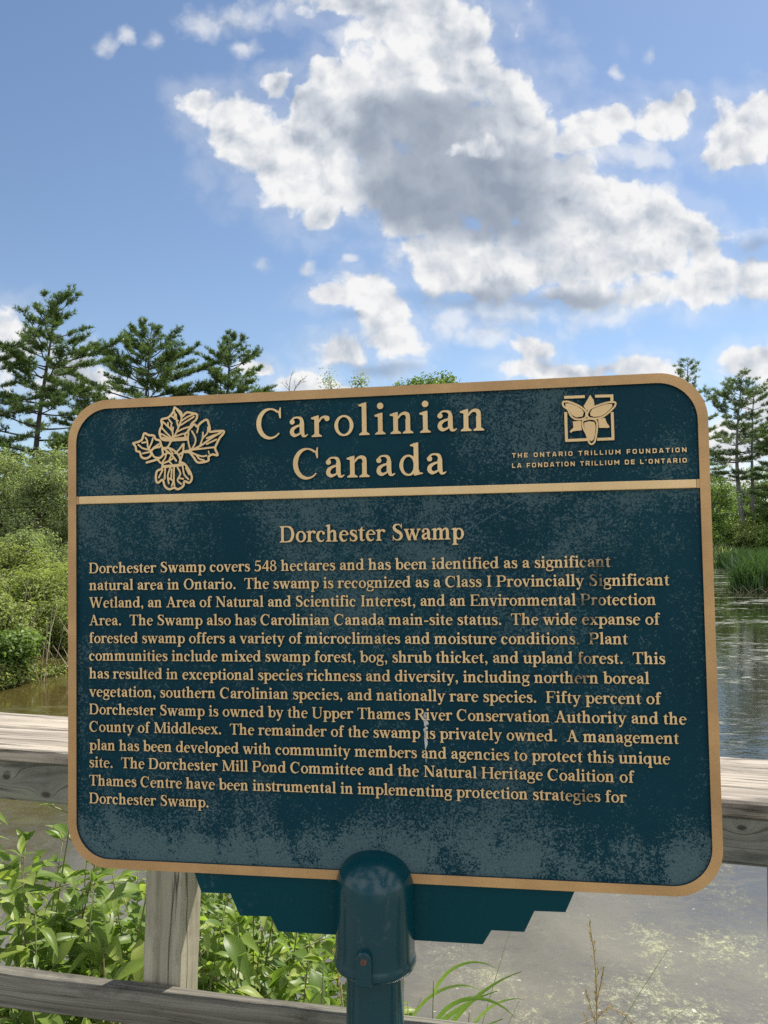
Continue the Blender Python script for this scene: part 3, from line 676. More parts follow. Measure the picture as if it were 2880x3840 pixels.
M_rust, _T, _b, _o = new_mat('rust'); _T.put(_b.inputs['Base Color'], ramp(_T, _T.noise(objc(_T), 300, 3), [(.35, (.05, .025, .02)), (.65, (.13, .055, .04))])); _b.inputs['Roughness'].default_value = .8
LEAF = [(3.6,[(186.7,17.6),(183.8,25.9),(175.4,34.0),(164.3,36.7),(164.8,46.2),(161.0,54.5),(161.6,63.0),(166.2,69.7),(180.6,71.3),(197.2,71.2),(207.1,71.0)]),(3.6,[(186.7,17.6),(193.3,22.6),(198.2,27.0),(200.0,32.9),(207.6,26.9),(217.4,28.6),(224.9,31.0),(223.4,39.1),(216.2,45.1),(213.3,51.3),(207.8,59.5),(204.4,62.0),(207.1,71.0)]),(3.0,[(180.6,73.2),(186.8,64.0),(192.4,52.6),(196.9,42.3),(198.6,36.0),(196.0,28.5),(191.1,22.0)]),(2.8,[(193.0,50.5),(189.8,37.7),(189.3,29.3)]),(2.8,[(192.5,40.0),(182.1,32.2),(181.0,30.0)]),(2.8,[(198.6,40.2),(209.7,33.8),(220.7,30.1)]),(2.8,[(196.3,47.5),(208.5,40.6),(219.6,34.3)]),(2.8,[(190.7,57.8),(201.8,53.0),(212.8,50.3)]),(2.8,[(188.4,65.1),(199.5,61.8),(204.4,61.5)]),(2.8,[(184.0,69.1),(198.3,68.1),(206.0,67.8)]),(2.8,[(183.4,67.0),(182.4,56.4),(173.1,46.6),(165.9,39.9)]),(2.8,[(175.3,47.7),(175.4,42.4)]),(2.8,[(180.8,52.1),(180.9,45.8)]),(2.8,[(183.5,55.4),(184.1,50.2)]),(2.8,[(181.8,68.0),(170.8,57.0),(164.2,49.4)]),(2.8,[(180.6,69.2),(169.6,63.3),(163.0,59.9)]),(2.8,[(180.6,70.0),(166.3,66.3)]),(2.8,[(182.0,43.8),(177.1,37.2)]),(2.8,[(186.5,32.3),(187.1,26.0)]),(3.6,[(207.8,59.5),(219.4,46.9),(224.9,50.7),(231.5,44.7),(241.4,40.1),(245.1,48.4),(246.5,54.7),(246.6,60.0),(257.5,59.4),(270.7,60.4),(262.8,71.0),(258.3,79.2),(255.2,87.4),(259.4,98.2),(250.5,96.7),(243.9,100.6),(243.9,106.3),(234.0,108.8),(224.8,108.3),(218.3,99.7),(211.8,92.2),(203.6,91.1)]),(3.4,[(194.7,94.7),(203.6,90.3),(214.6,88.6),(225.6,84.3),(236.6,78.4),(249.8,69.5),(265.1,61.7)]),(2.8,[(230.0,81.3),(234.5,70.0),(242.2,61.9),(243.6,52.5)]),(2.8,[(214.6,88.6),(221.3,77.9),(221.9,68.5),(216.0,57.7)]),(2.8,[(213.5,88.0),(210.8,79.6),(209.3,69.0),(210.5,60.7)]),(2.8,[(219.0,87.7),(234.3,86.7),(247.4,85.6),(255.2,85.4)]),(2.8,[(213.5,91.2),(222.2,95.7),(233.1,99.2),(240.7,98.4)]),(2.8,[(223.3,96.8),(228.7,103.2),(236.3,105.6)]),(2.8,[(234.5,70.0),(234.8,60.6)]),(2.8,[(227.0,51.9),(224.8,60.2)]),(2.8,[(241.0,70.2),(255.3,65.0)]),(2.8,[(240.9,79.6),(257.3,72.9)]),(2,[(244.1,91.2),(245.1,95.4)]),(3.6,[(114.8,73.9),(129.4,69.2),(134.0,58.2),(141.8,61.2),(150.7,62.6),(154.0,68.5),(161.2,71.4),(162.2,80.4),(152.8,82.2),(146.6,86.7),(145.1,95.1),(137.0,99.3),(129.2,96.7),(126.5,88.7),(120.3,86.3),(119.3,79.9),(114.8,73.9)]),(2.8,[(145.5,87.8),(140.5,81.2),(139.3,70.6),(136.2,65.2)]),(2.8,[(142.7,82.4),(147.3,73.0),(149.0,66.7)]),(2.8,[(143.8,85.6),(131.6,82.5),(123.8,76.4)]),(2.8,[(144.4,88.8),(131.5,91.0)]),(2.8,[(150.5,82.1),(159.5,76.6)]),(2.8,[(137.2,72.7),(130.5,73.5)]),(3.2,[(180.6,72.2),(175.0,81.4),(167.2,85.4)]),(3.2,[(145.5,87.8),(151.5,97.5),(161.5,99.4)]),(2.8,[(161.8,72.5),(166.1,84.3)]),(3.6,[(138.1,106.0),(157.0,101.3),(166.0,94.8),(165.0,84.2)]),(3.2,[(166.1,83.2),(179.4,84.7),(190.3,92.5),(195.8,102.1),(194.6,108.4)]),(3,[(201.0,78.2),(192.6,88.4),(187.6,92.4)]),(3.2,[(202.1,78.2),(200.5,91.8),(195.7,106.3)]),(3,[(170.5,86.5),(181.5,95.3),(189.1,105.0)]),(3,[(157.0,101.9),(163.6,107.9),(174.8,105.6),(183.6,100.7)]),(2.6,[(166.0,94.8),(176.0,92.0),(181.5,95.3)]),(2.6,[(172.7,88.7),(170.4,99.2),(165.9,105.3)]),(2.6,[(180.4,96.3),(177.0,104.6),(181.3,110.0)]),(2.6,[(177.2,84.7),(183.7,93.3)]),(3.6,[(165.9,108.5),(164.1,116.8),(155.8,121.0),(154.0,133.4),(157.3,139.8),(165.6,135.0),(169.1,145.3),(176.5,150.8),(185.4,148.7),(192.0,151.2),(200.8,146.2),(202.9,138.5),(210.7,141.3),(215.4,135.2),(214.2,127.8),(209.9,119.3),(203.4,110.7),(196.8,107.4)]),(4.6,[(166.4,113.7),(179.1,113.1),(191.2,112.5),(200.1,111.7)]),(2.8,[(170.2,116.0),(168.9,133.8)]),(2.8,[(179.1,115.2),(174.5,128.7),(176.1,141.3)]),(2.8,[(185.2,114.4),(184.9,136.4),(185.9,146.9)]),(2.8,[(191.2,115.6),(196.1,126.2),(191.0,136.5),(197.5,143.0)]),(2.8,[(200.0,114.8),(202.6,127.5),(209.7,135.5)]),(2.8,[(165.8,119.0),(159.0,131.4)]),(2.8,[(205.5,117.1),(210.9,127.7)]),(2.8,[(181.3,118.4),(180.0,134.1)]),(2.8,[(175.6,132.9),(183.3,137.4),(181.0,145.7)]),(2.8,[(194.3,133.5),(200.9,134.7)])]
TRI_BARS = [[(805.4,29.8),(835.6,29.9)],[(850.4,30.1),(876.8,30.6)],[(874.9,30.5),(874.6,38.9)],[(874.6,55.0),(874.7,96.1)],[(805.7,95.0),(837.4,94.7)],[(851.8,94.9),(876.4,94.9)],[(807.0,52.1),(807.1,96.3)]]
TRI_SEPALS = [[(843.5,27.6),(848.4,35.9),(849.4,43.5),(842.0,47.9),(837.6,51.3),(833.4,44.3),(838.9,35.5)],[(817.1,66.6),(828.9,66.0),(829.9,80.4),(816.6,81.4),(813.9,83.8),(812.2,81.2),(817.6,76.0)],[(854.0,64.9),(864.0,63.0),(866.4,70.8),(870.5,76.7),(868.7,78.4),(854.9,77.8)]]
TRI_PETALS = [[(803.6,36.6),(811.0,36.4),(824.8,42.4),(833.3,48.8),(836.9,54.3),(834.6,62.3),(822.4,63.6),(814.7,58.2),(810.3,48.3),(804.1,43.0)],[(838.6,55.3),(842.8,48.6),(852.5,44.6),(866.5,40.7),(878.5,40.3),(879.4,44.9),(874.8,50.6),(865.9,58.2),(857.1,62.9),(846.7,63.5),(839.5,61.1)],[(831.9,65.8),(841.5,63.7),(850.1,65.8),(852.5,73.8),(850.6,88.1),(848.3,97.8),(843.8,101.8),(839.9,98.8),(836.8,87.5),(832.7,78.4),(831.4,72.1)]]

build_sign()

# ---------------------------------------------------------------- boardwalk and its railing
D_R = Vector((.9754, -.2203, -.0)).normalized(); N_R = Vector((.2203, .9754, 0)).normalized()
def rail_frame(s0, n0, z0, slope=0.0):
    """local x along the railing, y away from the walker, z up"""
    d = (D_R+Vector((0, 0, slope))).normalized(); up = d.cross(N_R)*-1
    up = N_R.cross(d)*-1 if (N_R.cross(d)).z < 0 else N_R.cross(d)
    up = d.cross(N_R) if d.cross(N_R).z > 0 else -d.cross(N_R)
    o = D_R*s0+N_R*n0+Vector((0, 0, z0))
    return Matrix(((d.x, N_R.x, up.x, o.x), (d.y, N_R.y, up.y, o.y), (d.z, N_R.z, up.z, o.z), (0, 0, 0, 1)))
fence = thing('wooden_railing', 'weathered grey wooden railing with a wide flat top board, posts and a lower rail', 'railing', tuple(D_R*0+N_R*1.46+Vector((0, 0, .8))))
W_cap = mat_wood('sun_bleached_wood', (.40, .35, .29), (.24, .205, .165), (.05, .042, .034), knots=((.80, .06, .012), (-1.6, .2, .014)), green=(.46, .40, .30), gamt=.45, crack=.9, freq=42)
W_face = mat_wood('grey_weathered_wood', (.25, .24, .20), (.17, .17, .14), (.055, .055, .05), knots=((-1.132, .046, .010), (-1.037, .017, .011), (.298, .064, .008)), green=(.17, .175, .115), gamt=.6, crack=.6, freq=52)
W_low = mat_wood('dark_mossy_wood', (.24, .225, .19), (.125, .115, .09), (.028, .026, .022), green=(.20, .20, .15), gamt=.4, crack=.5, seed=4.2)
W_post = mat_wood('post_wood', (.42, .385, .285), (.31, .28, .20), (.12, .105, .07), green=(.21, .20, .14), gamt=.35, crack=.9, seed=9.1, freq=30)
def board(name, L0, L1, t, h, mat, M, parent, seg=60, rough=.0012, seed=0):
    """a board with slightly uneven, rounded edges: x L0..L1, y 0..t, z 0..h"""
    rr = random.Random(seed); prof = []
    c = min(.004, t*.2)
    base = [(c, 0), (t-c, 0), (t, c), (t, h-c), (t-c, h), (c, h), (0, h-c), (0, c)]
    V = []; n = len(base); ph = [rr.random()*9 for _ in range(n*2)]
    for k in range(seg+1):
        x = L0+(L1-L0)*k/seg
        for j, (y, z) in enumerate(base):
            V.append((x, y+rough*math.sin(x*9+ph[j])*.7+rough*rr.uniform(-.6, .6), z+rough*math.sin(x*7+ph[n+j])*.7+rough*rr.uniform(-.6, .6)))
    F = [(k*n+j, (k+1)*n+j, (k+1)*n+(j+1) % n, k*n+(j+1) % n) for k in range(seg) for j in range(n)]
    F += [tuple(range(n)), tuple(seg*n+j for j in range(n))[::-1]]
    F = [f[::-1] for f in F]
    return mesh_obj(name, V, F, mat, parent, None, False, M)
board('top_board', -4.2, 3.4, .286, .0274, W_cap, rail_frame(0, 1.408, 1.8376, -.005), fence, 150, .0012, 1)
board('upper_rail', -4.2, 3.4, .038, .0815, W_face, rail_frame(0, 1.418, 1.7545, -.005), fence, 120, .001, 2)
board('lower_rail', -4.2, 3.4, .034, .068, W_low, rail_frame(0, 1.4175, 1.4186-.068, .015), fence, 120, .0022, 3)
def post(s, tilt, w=.084, z0=.35, z1=1.832, seed=0):
    M = rail_frame(s, 1.4575, z0) @ Matrix.Rotation(tilt, 4, 'Y') @ Matrix(((0, 0, 1, 0), (0, 1, 0, 0), (-1, 0, 0, 0), (0, 0, 0, 1))).inverted()
    # local x runs up the post
    o = board('post', 0, z1-z0, .088, w, W_post, M @ Matrix.Translation((0, 0, -w/2)), fence, 40, .0012, 20+seed)
    return o
for k, (s, t) in enumerate(((-.822, R(1.5)), (.402, R(.3)), (-1.99, 0), (1.6, 0))): post(s, t, seed=k)

W_deck = mat_wood('deck_wood', (.32, .30, .26), (.22, .21, .18), (.07, .065, .06), gamt=.4, seed=2.5)
a = Acc(); rr = random.Random(5)
k = -4.2
while k < 3.4:                                            # planks run across the walkway
    a.box(-2.2, 1.40, k, k+.138, -.038, rr.uniform(-.002, .002)); k += .144
Md = rail_frame(0, 0, .80)
Md = Md @ Matrix(((0, 1, 0, 0), (1, 0, 0, 0), (0, 0, 1, 0), (0, 0, 0, 1)))
o = a.make('boardwalk', W_deck, None, M=Md); label(o, kind='structure')
bpy.context.view_layer.update()
a = Acc()
for n_ in (-2.0, -.4, 1.2): a.box(-4.2, 3.4, n_, n_+.09, .52, .758)
o = a.make('boardwalk_beams', W_deck, None, M=rail_frame(0, 0, 0)); label(o, kind='structure')

# ---------------------------------------------------------------- pond, banks
SHORE = [(-60, 3), (-20, 7.5), (-9, 10.8), (-6.15, 12.1), (-5.75, 14.2), (-5.5, 17), (-4.5, 24), (0, 38), (8, 52), (18, 66), (27, 76), (33, 79), (38, 77), (48, 70), (70, 50), (90, 20), (90, -40), (-60, -40)]
def shore_dist(x, y):
    """signed distance to the waterline, positive on land (vectorised)"""
    P = np.array(SHORE, float); d = np.full(x.shape, 1e9); ins = np.zeros(x.shape, bool)
    for i in range(len(P)):
        a, b = P[i-1], P[i]
        e = b-a; t = np.clip(((x-a[0])*e[0]+(y-a[1])*e[1])/(e@e), 0, 1)
        d = np.minimum(d, np.hypot(x-a[0]-t*e[0], y-a[1]-t*e[1]))
        c = ((a[1] > y) != (b[1] > y)) & (x < (b[0]-a[0])*(y-a[1])/(b[1]-a[1]+1e-12)+a[0])
        ins ^= c
    return np.where(ins, -d, d)
def hnoise(x, y): return np.sin(x*.9+1.3*np.sin(y*.7))*.5+np.sin(y*1.3+x*.35)*.3+np.sin(x*2.7-y*2.1)*.2
def height(x, y):
    x = np.asarray(x, float); y = np.asarray(y, float)
    d = shore_dist(x, y)+hnoise(x, y)*.12
    h = np.where(d > 0, .06+.10*np.minimum(d, 14)+.02*np.maximum(d-14, 0)*.5+.05*hnoise(x*.6, y*.6)*np.clip(d, 0, 1), np.maximum(d*.45, -.9))
    h = h+.62*np.exp(-(((x+1.2)/1.05)**2+((y-2.0)/.55)**2))*1.15     # muddy hump beside the boardwalk
    return h
def build_land():
    def axis(a, b, fine0, fine1, f, c):
        L = [fine0]
        while L[-1] < fine1: L.append(L[-1]+f)
        s = f
        while L[-1] < b: s = min(s*1.18, c); L.append(L[-1]+s)
        s = f
        while L[0] > a: s = min(s*1.18, c); L.insert(0, L[0]-s)
        return np.array(L)
    X = axis(-900, 900, -9, 3, .25, 60); Y = axis(-400, 1400, 0, 18, .3, 60)
    gx, gy = np.meshgrid(X, Y)
    gz = height(gx, gy)
    nx, ny = len(X), len(Y)
    V = np.stack([gx.ravel(), gy.ravel(), gz.ravel()], 1)
    i = np.arange(nx*ny).reshape(ny, nx)
    F = np.stack([i[:-1, :-1].ravel(), i[:-1, 1:].ravel(), i[1:, 1:].ravel(), i[1:, :-1].ravel()], 1)
    m, T, b, out = new_mat('bank_soil')
    o = objc(T); n = T.noise(o, 1.2, 8, .65); n2 = T.noise(o, 9, 5, .6)
    col = ramp(T, T.math('ADD', T.math('MULTIPLY', n, .6), T.math('MULTIPLY', n2, .4)), [(.34, (.035, .028, .016)), (.5, (.06, .06, .022)), (.68, (.075, .10, .03))])
    T.put(b.inputs['Base Color'], col); b.inputs['Roughness'].default_value = .95
    T.put(b.inputs['Normal'], bump(T, n2, .8, .06))
    label(finish('ground', np_mesh('ground', V, F), m, smooth=True), kind='structure')
    # water
    m, T, b, out = new_mat('pond_water')
    o = objc(T); x, y, z = T.sep(o)
    n1 = T.noise(T.vmath('MULTIPLY', o, (1, .75, 1)), .9, 6, .6, .8)
    near = T.mapr(y, 3.2, 8.5, 1, 0, smooth=True)
    lft = T.math('MULTIPLY', T.mapr(x, -1.2, -3.2), T.mapr(y, 3.0, 6.0))
    base = T.mix(near, (.017, .018, .007, 1), (.108, .098, .074, 1))
    base = T.mix(lft, base, (.060, .046, .014, 1))
    base = T.mix(T.math('MULTIPLY', near, T.mapr(n1, .42, .62)), base, (.145, .132, .095, 1))
    dk = T.noise(T.vmath('ADD', o, (7, 3, 0)), .8, 4, .55)
    base = T.mix(T.math('MULTIPLY', near, T.mapr(dk, .46, .64, 0, .8)), base, (.064, .064, .058, 1))
    # rafts of yellow-green algae close in, streaks of floating weed farther out
    al = T.noise(T.vmath('MULTIPLY', o, (1.0, .8, 1)), 1.7, 3, .5, .3); af = T.noise(o, 17, 8, .78, .15)
    dsum = T.math('MULTIPLY_ADD', y, .9, T.math('MULTIPLY', T.math('ABSOLUTE', T.math('SUBTRACT', x, 1.6)), -.25))
    close = T.math('ADD', T.mapr(dsum, 5.4, 2.2, -.07, .15), T.mapr(x, .6, 2.2, 0, .05))
    tiny = T.noise(o, 70, 3, .7)
    a1 = T.math('ADD', T.math('ADD', T.math('MULTIPLY', al, .50), T.math('MULTIPLY', af, .55)), T.math('MULTIPLY', T.math('SUBTRACT', tiny, .5), .22))
    a1 = T.mapr(T.math('ADD', a1, close), .585, .73, 0, .72, smooth=True)
    a1 = T.math('MULTIPLY', a1, near)
    acol = ramp(T, T.math('ADD', T.math('ADD', T.math('MULTIPLY', T.noise(o, 6, 4, .6), .6), T.math('MULTIPLY', tiny, .4)), T.mapr(x, .2, 1.8, -.06, .10)), [(.38, (.13, .118, .075)), (.5, (.21, .20, .11)), (.66, (.36, .36, .14))])
    fl = T.noise(T.vmath('MULTIPLY', o, (.55, 1.7, 1)), .55, 4, .6, .5); ff = T.noise(T.vmath('MULTIPLY', o, (1.6, 4.0, 1)), 2.0, 6, .7)
    a2 = T.mapr(T.math('ADD', T.math('MULTIPLY', fl, .5), T.math('MULTIPLY', ff, .5)), .53, .59, 0, .75, smooth=True)
    a2 = T.math('MULTIPLY', a2, T.math('MULTIPLY', T.mapr(y, 4, 8), T.mapr(y, 60, 90, 1, .3)))
    a2 = T.math('MULTIPLY', a2, T.mapr(x, -3, 0, .45, 1))
    wcol = ramp(T, T.noise(o, 3, 4, .6), [(.35, (.07, .075, .035)), (.65, (.16, .16, .085))])
    spk = T.math('GREATER_THAN', T.noise(o, 26, 2, .5), .735)
    col = T.mix(a1, base, acol); col = T.mix(a2, col, wcol)
    col = T.mix(T.math('MULTIPLY', spk, T.math('MULTIPLY', near, .7)), col, (.5, .5, .42, 1))
    T.put(b.inputs['Base Color'], col)
    sc = T.mapr(af, .4, .6, .05, .20)
    T.put(b.inputs['Roughness'], T.math('MAXIMUM', T.math('MULTIPLY', sc, T.mapr(near, 0, 1, .25, 1)), T.math('MULTIPLY', T.math('MAXIMUM', a1, a2), .65)))
    b.inputs['IOR'].default_value = 1.75
    w1 = T.noise(T.vmath('MULTIPLY', o, (1, 1.5, 1)), 2.4, 3, .5); w2 = T.noise(o, 11, 3, .55)
    hgt = T.math('ADD', T.math('MULTIPLY', w1, .75), T.math('MULTIPLY', w2, .25))
    hgt = T.math('ADD', hgt, T.math('MULTIPLY', T.math('MAXIMUM', a1, a2), .35))
    nb = T.n('ShaderNodeBump'); T.put(nb.inputs['Height'], hgt); nb.inputs['Distance'].default_value = .12
    T.put(nb.inputs['Strength'], T.mapr(y, 4, 22, .09, .012)); T.put(b.inputs['Normal'], nb)
    label(mesh_obj('water', [(-900, -400, 0), (900, -400, 0), (900, 130, 0), (-900, 130, 0)], [(0, 1, 2, 3)], m), kind='structure')
build_land()

# ---------------------------------------------------------------- foliage makers (numpy)
def unit(v): return v/np.maximum(np.linalg.norm(v, axis=-1, keepdims=True), 1e-9)
def blades(c, d, L, W, rg):
    """thin triangles: base c, direction d (n,3), length L, width W"""
    n = len(c); r = rg.normal(size=(n, 3)); s = unit(np.cross(d, r))*(np.asarray(W)/2).reshape(-1, 1) if np.ndim(W) else unit(np.cross(d, r))*W/2
    V = np.stack([c-s, c+s, c+d*np.asarray(L).reshape(-1, 1)], 1).reshape(-1, 3)
    return V, np.arange(3*n).reshape(n, 3)
def leaves(c, nrm, L, W, rg, droop=.25):
    """folded diamond leaves: 4 corners, two triangles sharing the midrib"""
    n = len(c); r = rg.normal(size=(n, 3)); t = unit(np.cross(nrm, r)); s = np.cross(nrm, t)
    L = np.asarray(L).reshape(-1, 1)*np.ones((n, 1)); W = np.asarray(W).reshape(-1, 1)*np.ones((n, 1))
    a = c; b = c+t*L-nrm*L*droop; m1 = c+t*L*.45+s*W/2+nrm*L*.08; m2 = c+t*L*.45-s*W/2+nrm*L*.08
    V = np.stack([a, m1, b, m2], 1).reshape(-1, 3); i = np.arange(n)*4
    F = np.concatenate([np.stack([i, i+1, i+2], 1), np.stack([i, i+2, i+3], 1)])
    return V, F
def joinm(parts):
    V, F, o = [], [], 0
    for v, f in parts: V.append(v); F.append(f+o); o += len(v)
    return np.concatenate(V), np.concatenate(F)

M_pine = mat_leaf('pine_needles', (.042, .075, .024), (.105, .165, .046), (.21, .27, .080), .32, .5, .55)
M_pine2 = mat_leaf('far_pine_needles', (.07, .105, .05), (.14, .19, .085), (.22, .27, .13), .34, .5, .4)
M_willow = mat_leaf('willow_leaves', (.115, .155, .055), (.26, .31, .14), (.44, .48, .24), .44, .5, .9, .4)
M_bush = mat_leaf('bush_leaves', (.105, .145, .034), (.25, .295, .085), (.43, .45, .18), .44, .55, 1.1)
M_dry = mat_leaf('dry_leaves', (.10, .085, .03), (.20, .175, .07), (.30, .27, .13), .3, .6, 1.5)
M_green = mat_leaf('fresh_leaves', (.065, .115, .022), (.14, .215, .046), (.25, .32, .09), .40, .5, .8)
M_reed = mat_leaf('reed_blades', (.030, .065, .018), (.060, .115, .032), (.11, .17, .055), .3, .45, 2.0)
B_pine = mat_bark('pine_bark', (.028, .024, .022), (.085, .072, .062)); B_grey = mat_bark('grey_bark', (.10, .095, .085), (.22, .21, .19))
B_twig = mat_bark('twig_bark', (.07, .05, .035), (.16, .12, .085))

def pine(name, text, x, y, H, crown0, Rmax, seed, lean=(0, 0), prof=None, n_wh=16, tuft=.2, mat=None, sparse=.0, group=None, bark=None, dead=0, twin=None, tier=.45, bl=10, shape=1.0, skew=None):
    """eastern white pine: bent trunk, tiered spreading limbs, flat sprays of needle tufts"""
    rg = np.random.default_rng(seed); mat = mat or M_pine
    z0 = float(height(np.array([x]), np.array([y]))[0])-.15
    root = thing(name, text, 'tree', (x, y, z0), group)
    ax = lambda t: np.array([lean[0]*t*t*H+.018*H*math.sin(t*5+seed), lean[1]*t*t*H+.012*H*math.cos(t*4+seed*2), t*H])
    tk = Acc(); r0 = .0165*H
    tk.tube([ax(t) for t in np.linspace(0, 1, 15)], [r0*(1-.93*t)*(1+.5*max(0, .06-t)/.06) for t in np.linspace(0, 1, 15)], 9)
    if twin:
        tw = lambda t: np.array([twin[0]*(1+.5*t)+.01*H*math.sin(4*t+2), twin[1], t*H*twin[2]])
        tk.tube([tw(t) for t in np.linspace(0, 1, 12)], [r0*.85*(1-.9*t) for t in np.linspace(0, 1, 12)], 8)
    cs, ds, ln = [], [], []
    def spray(p0, dirv, L, rad):
        """a limb with side twigs, each carrying tufts"""
        side = unit(np.cross(dirv, (0, 0, 1.0))); k = 7
        ph = rg.uniform(0, 6)
        pts = []
        for i in range(k+1):
            u = i/k
            pts.append(p0+dirv*L*u+np.array([0, 0, 1])*L*(.16*u*u*1.2-.10*u)+side*L*.06*math.sin(ph+u*4))
        tk.tube(pts, [rad*(1-.85*i/k) for i in range(k+1)], 5)
        pts = np.array(pts)
        nt = int(6+L*8)
        for j in range(nt):
            u = rg.uniform(.28, 1.0)**.8
            if rg.random() < sparse: continue
            a = pts[min(int(u*k), k-1)]; b = pts[min(int(u*k)+1, k)]; q = a+(b-a)*(u*k-int(u*k)) if u < 1 else b
            sg = rg.choice((-1, 1)); tl = L*rg.uniform(.12, .34)*(1.15-.75*u)
            td = unit(dirv*rg.uniform(.35, .9)+side*sg*rg.uniform(.4, 1)+np.array([0, 0, rg.uniform(.0, .45)]))
            if tl > .35: tk.tube([q, q+td*tl*.5+np.array([0, 0, -.02*L]), q+td*tl], [rad*.22, rad*.16, rad*.06], 3)
            m = max(2, int(tl/(tuft*.55))+1)
            for e in range(m):
                f = (e+.6)/m
                cs.append(q+td*tl*f+rg.normal(size=3)*tuft*.30*np.array([1, 1, .5])); ds.append(unit(td+np.array([0, 0, .45])+rg.normal(size=3)*.25)); ln.append(tuft*rg.uniform(.75, 1.25))
    z = crown0; w = 0
    while z < .985:
        t = (z-crown0)/(1-crown0)
        env = prof(t) if prof else (1-t)**.8*(.55+.45*min(1, t*5))
        nb = rg.integers(3, 6) if t < .9 else 3
        a0 = rg.uniform(0, 6.28)
        for b in range(nb):
            az = a0+b*6.283/nb+rg.normal()*.35
            L = Rmax*env*rg.uniform(.62, 1.12)
            if skew is not None: L *= 1+skew[0]*math.cos(az-skew[1])
            L = max(L, .35*tuft/.2)
            up = .04+.80*t**2.5+rg.normal()*.07
            dv = unit(np.array([math.cos(az), math.sin(az), up]))
            p0 = ax(min(z+rg.uniform(-.008, .008), .995))
            spray(p0, dv, L, max(.012, .028*L**.7*.6+.006))
            if twin and rg.random() < .55 and z < twin[2]*.97:
                spray(tw(z/twin[2]), dv, L*.8, max(.012, .028*L**.7*.6))
        z += (1-crown0)/n_wh*(1-.45*t)*rg.uniform(.75, 1.3)
    for k in range(6):
        cs.append(ax(1)+rg.normal(size=3)*tuft*.4); ds.append(unit(np.array([0, 0, 1])+rg.normal(size=3)*.3)); ln.append(tuft)
    for k in range(dead):                                 # bare broken snags below the crown
        t = rg.uniform(crown0*.35, crown0); az = rg.uniform(0, 6.28); L = rg.uniform(.05, .12)*H
        d = np.array([math.cos(az), math.sin(az), rg.uniform(-.25, .2)]); p = ax(t)
        tk.tube([p, p+d*L*.5, p+d*L+np.array([0, 0, -.05*L])], [.03, .02, .006], 4)
    o = tk.make('trunk', bark or B_pine, root, smooth=True)
    cs, ds, ln = np.array(cs), np.array(ds), np.array(ln)
    c = np.repeat(cs, bl, 0); d = unit(np.repeat(ds, bl, 0)+rg.normal(size=(len(c), 3))*.62); L = np.repeat(ln, bl)*rg.uniform(.7, 1.2, len(c))
    V, F = blades(c+rg.normal(size=c.shape)*tuft*.12, d, L, tuft*.16*rg.uniform(.7, 1.3, len(c)), rg)
    finish('crown', np_mesh('crown', V, F), mat, root)
    return root

def leaf_tree(name, text, cat, x, y, H, rad, seed, mat, leaf=(.09, .045), n=9000, crown0=.15, clumps=26, stems=5, bark=None, group=None, flat=1.0, z0=None, trunk='trunk', gap=.0, spread=.5, upness=.5, shell=.55):
    """broad-leaved tree or shrub: stems fanning from the base to leaf clumps of uneven size"""
    rg = np.random.default_rng(seed)
    if z0 is None: z0 = float(height(np.array([x]), np.array([y]))[0])-.05
    root = thing(name, text, cat, (x, y, z0), group)
    ce = []
    while len(ce) < clumps:
        p = rg.uniform(-1, 1, 3)
        if np.linalg.norm(p) > 1 or np.linalg.norm(p) < .25: continue
        q = np.array([p[0]*rad*.8, p[1]*rad*.8*flat, H*(crown0+(1-crown0)*(.5+.44*p[2]))])
        ce.append((q, rad*rg.uniform(.20, .42)*(26/clumps)**.4))
    tk = Acc()
    heads = [np.array([rg.normal()*rad*spread*.5, rg.normal()*rad*spread*.5*flat, H*rg.uniform(.35, .6)]) for _ in range(stems)]
    rb = .018*H/math.sqrt(max(1, stems/2))+.006
    for h in heads:
        b = np.array([h[0]*.15+rg.normal()*.03, h[1]*.15, 0.0])
        tk.tube([b, b+(h-b)*.5+np.array([0, 0, .05*H]), h], [rb, rb*.75, rb*.5], 6)
    for q, r in ce:
        h = min(heads, key=lambda v: np.linalg.norm(v-q)); mid = (h+q)/2+rg.normal(size=3)*.05*rad
        tk.tube([h, mid, q], [rb*.42, rb*.28, rb*.10], 4)
        for _ in range(4):
            e = q+unit(rg.normal(size=3)+np.array([0, 0, .4]))*r*.9
            tk.tube([q, (q+e)/2+rg.normal(size=3)*.04*r, e], [rb*.12, rb*.09, rb*.04], 3)
    tk.make(trunk, bark or B_twig, root, smooth=True)
    wts = np.array([r**2 for _, r in ce]); cnt = (wts/wts.sum()*n).astype(int)
    parts = []
    for (q, r), m in zip(ce, cnt):
        u = unit(rg.normal(size=(m, 3))); rr = r*rg.uniform(shell, 1.12, (m, 1))*(1+.25*np.sin(u[:, :1]*5+u[:, 1:2]*4+seed))
        c = q+u*rr*np.array([1.1, 1.1, .85]); nr = unit(u*.7+np.array([0, 0, upness])+rg.normal(size=(m, 3))*.55)
        parts.append(leaves(c, nr, leaf[0]*rg.uniform(.6, 1.3, m), leaf[1]*rg.uniform(.7, 1.2, m), rg))
    V, F = joinm(parts)
    V[:, 2] = np.maximum(V[:, 2], .01)
    finish('crown' if cat == 'tree' else 'foliage', np_mesh('foliage', V, F), mat, root)
    return root

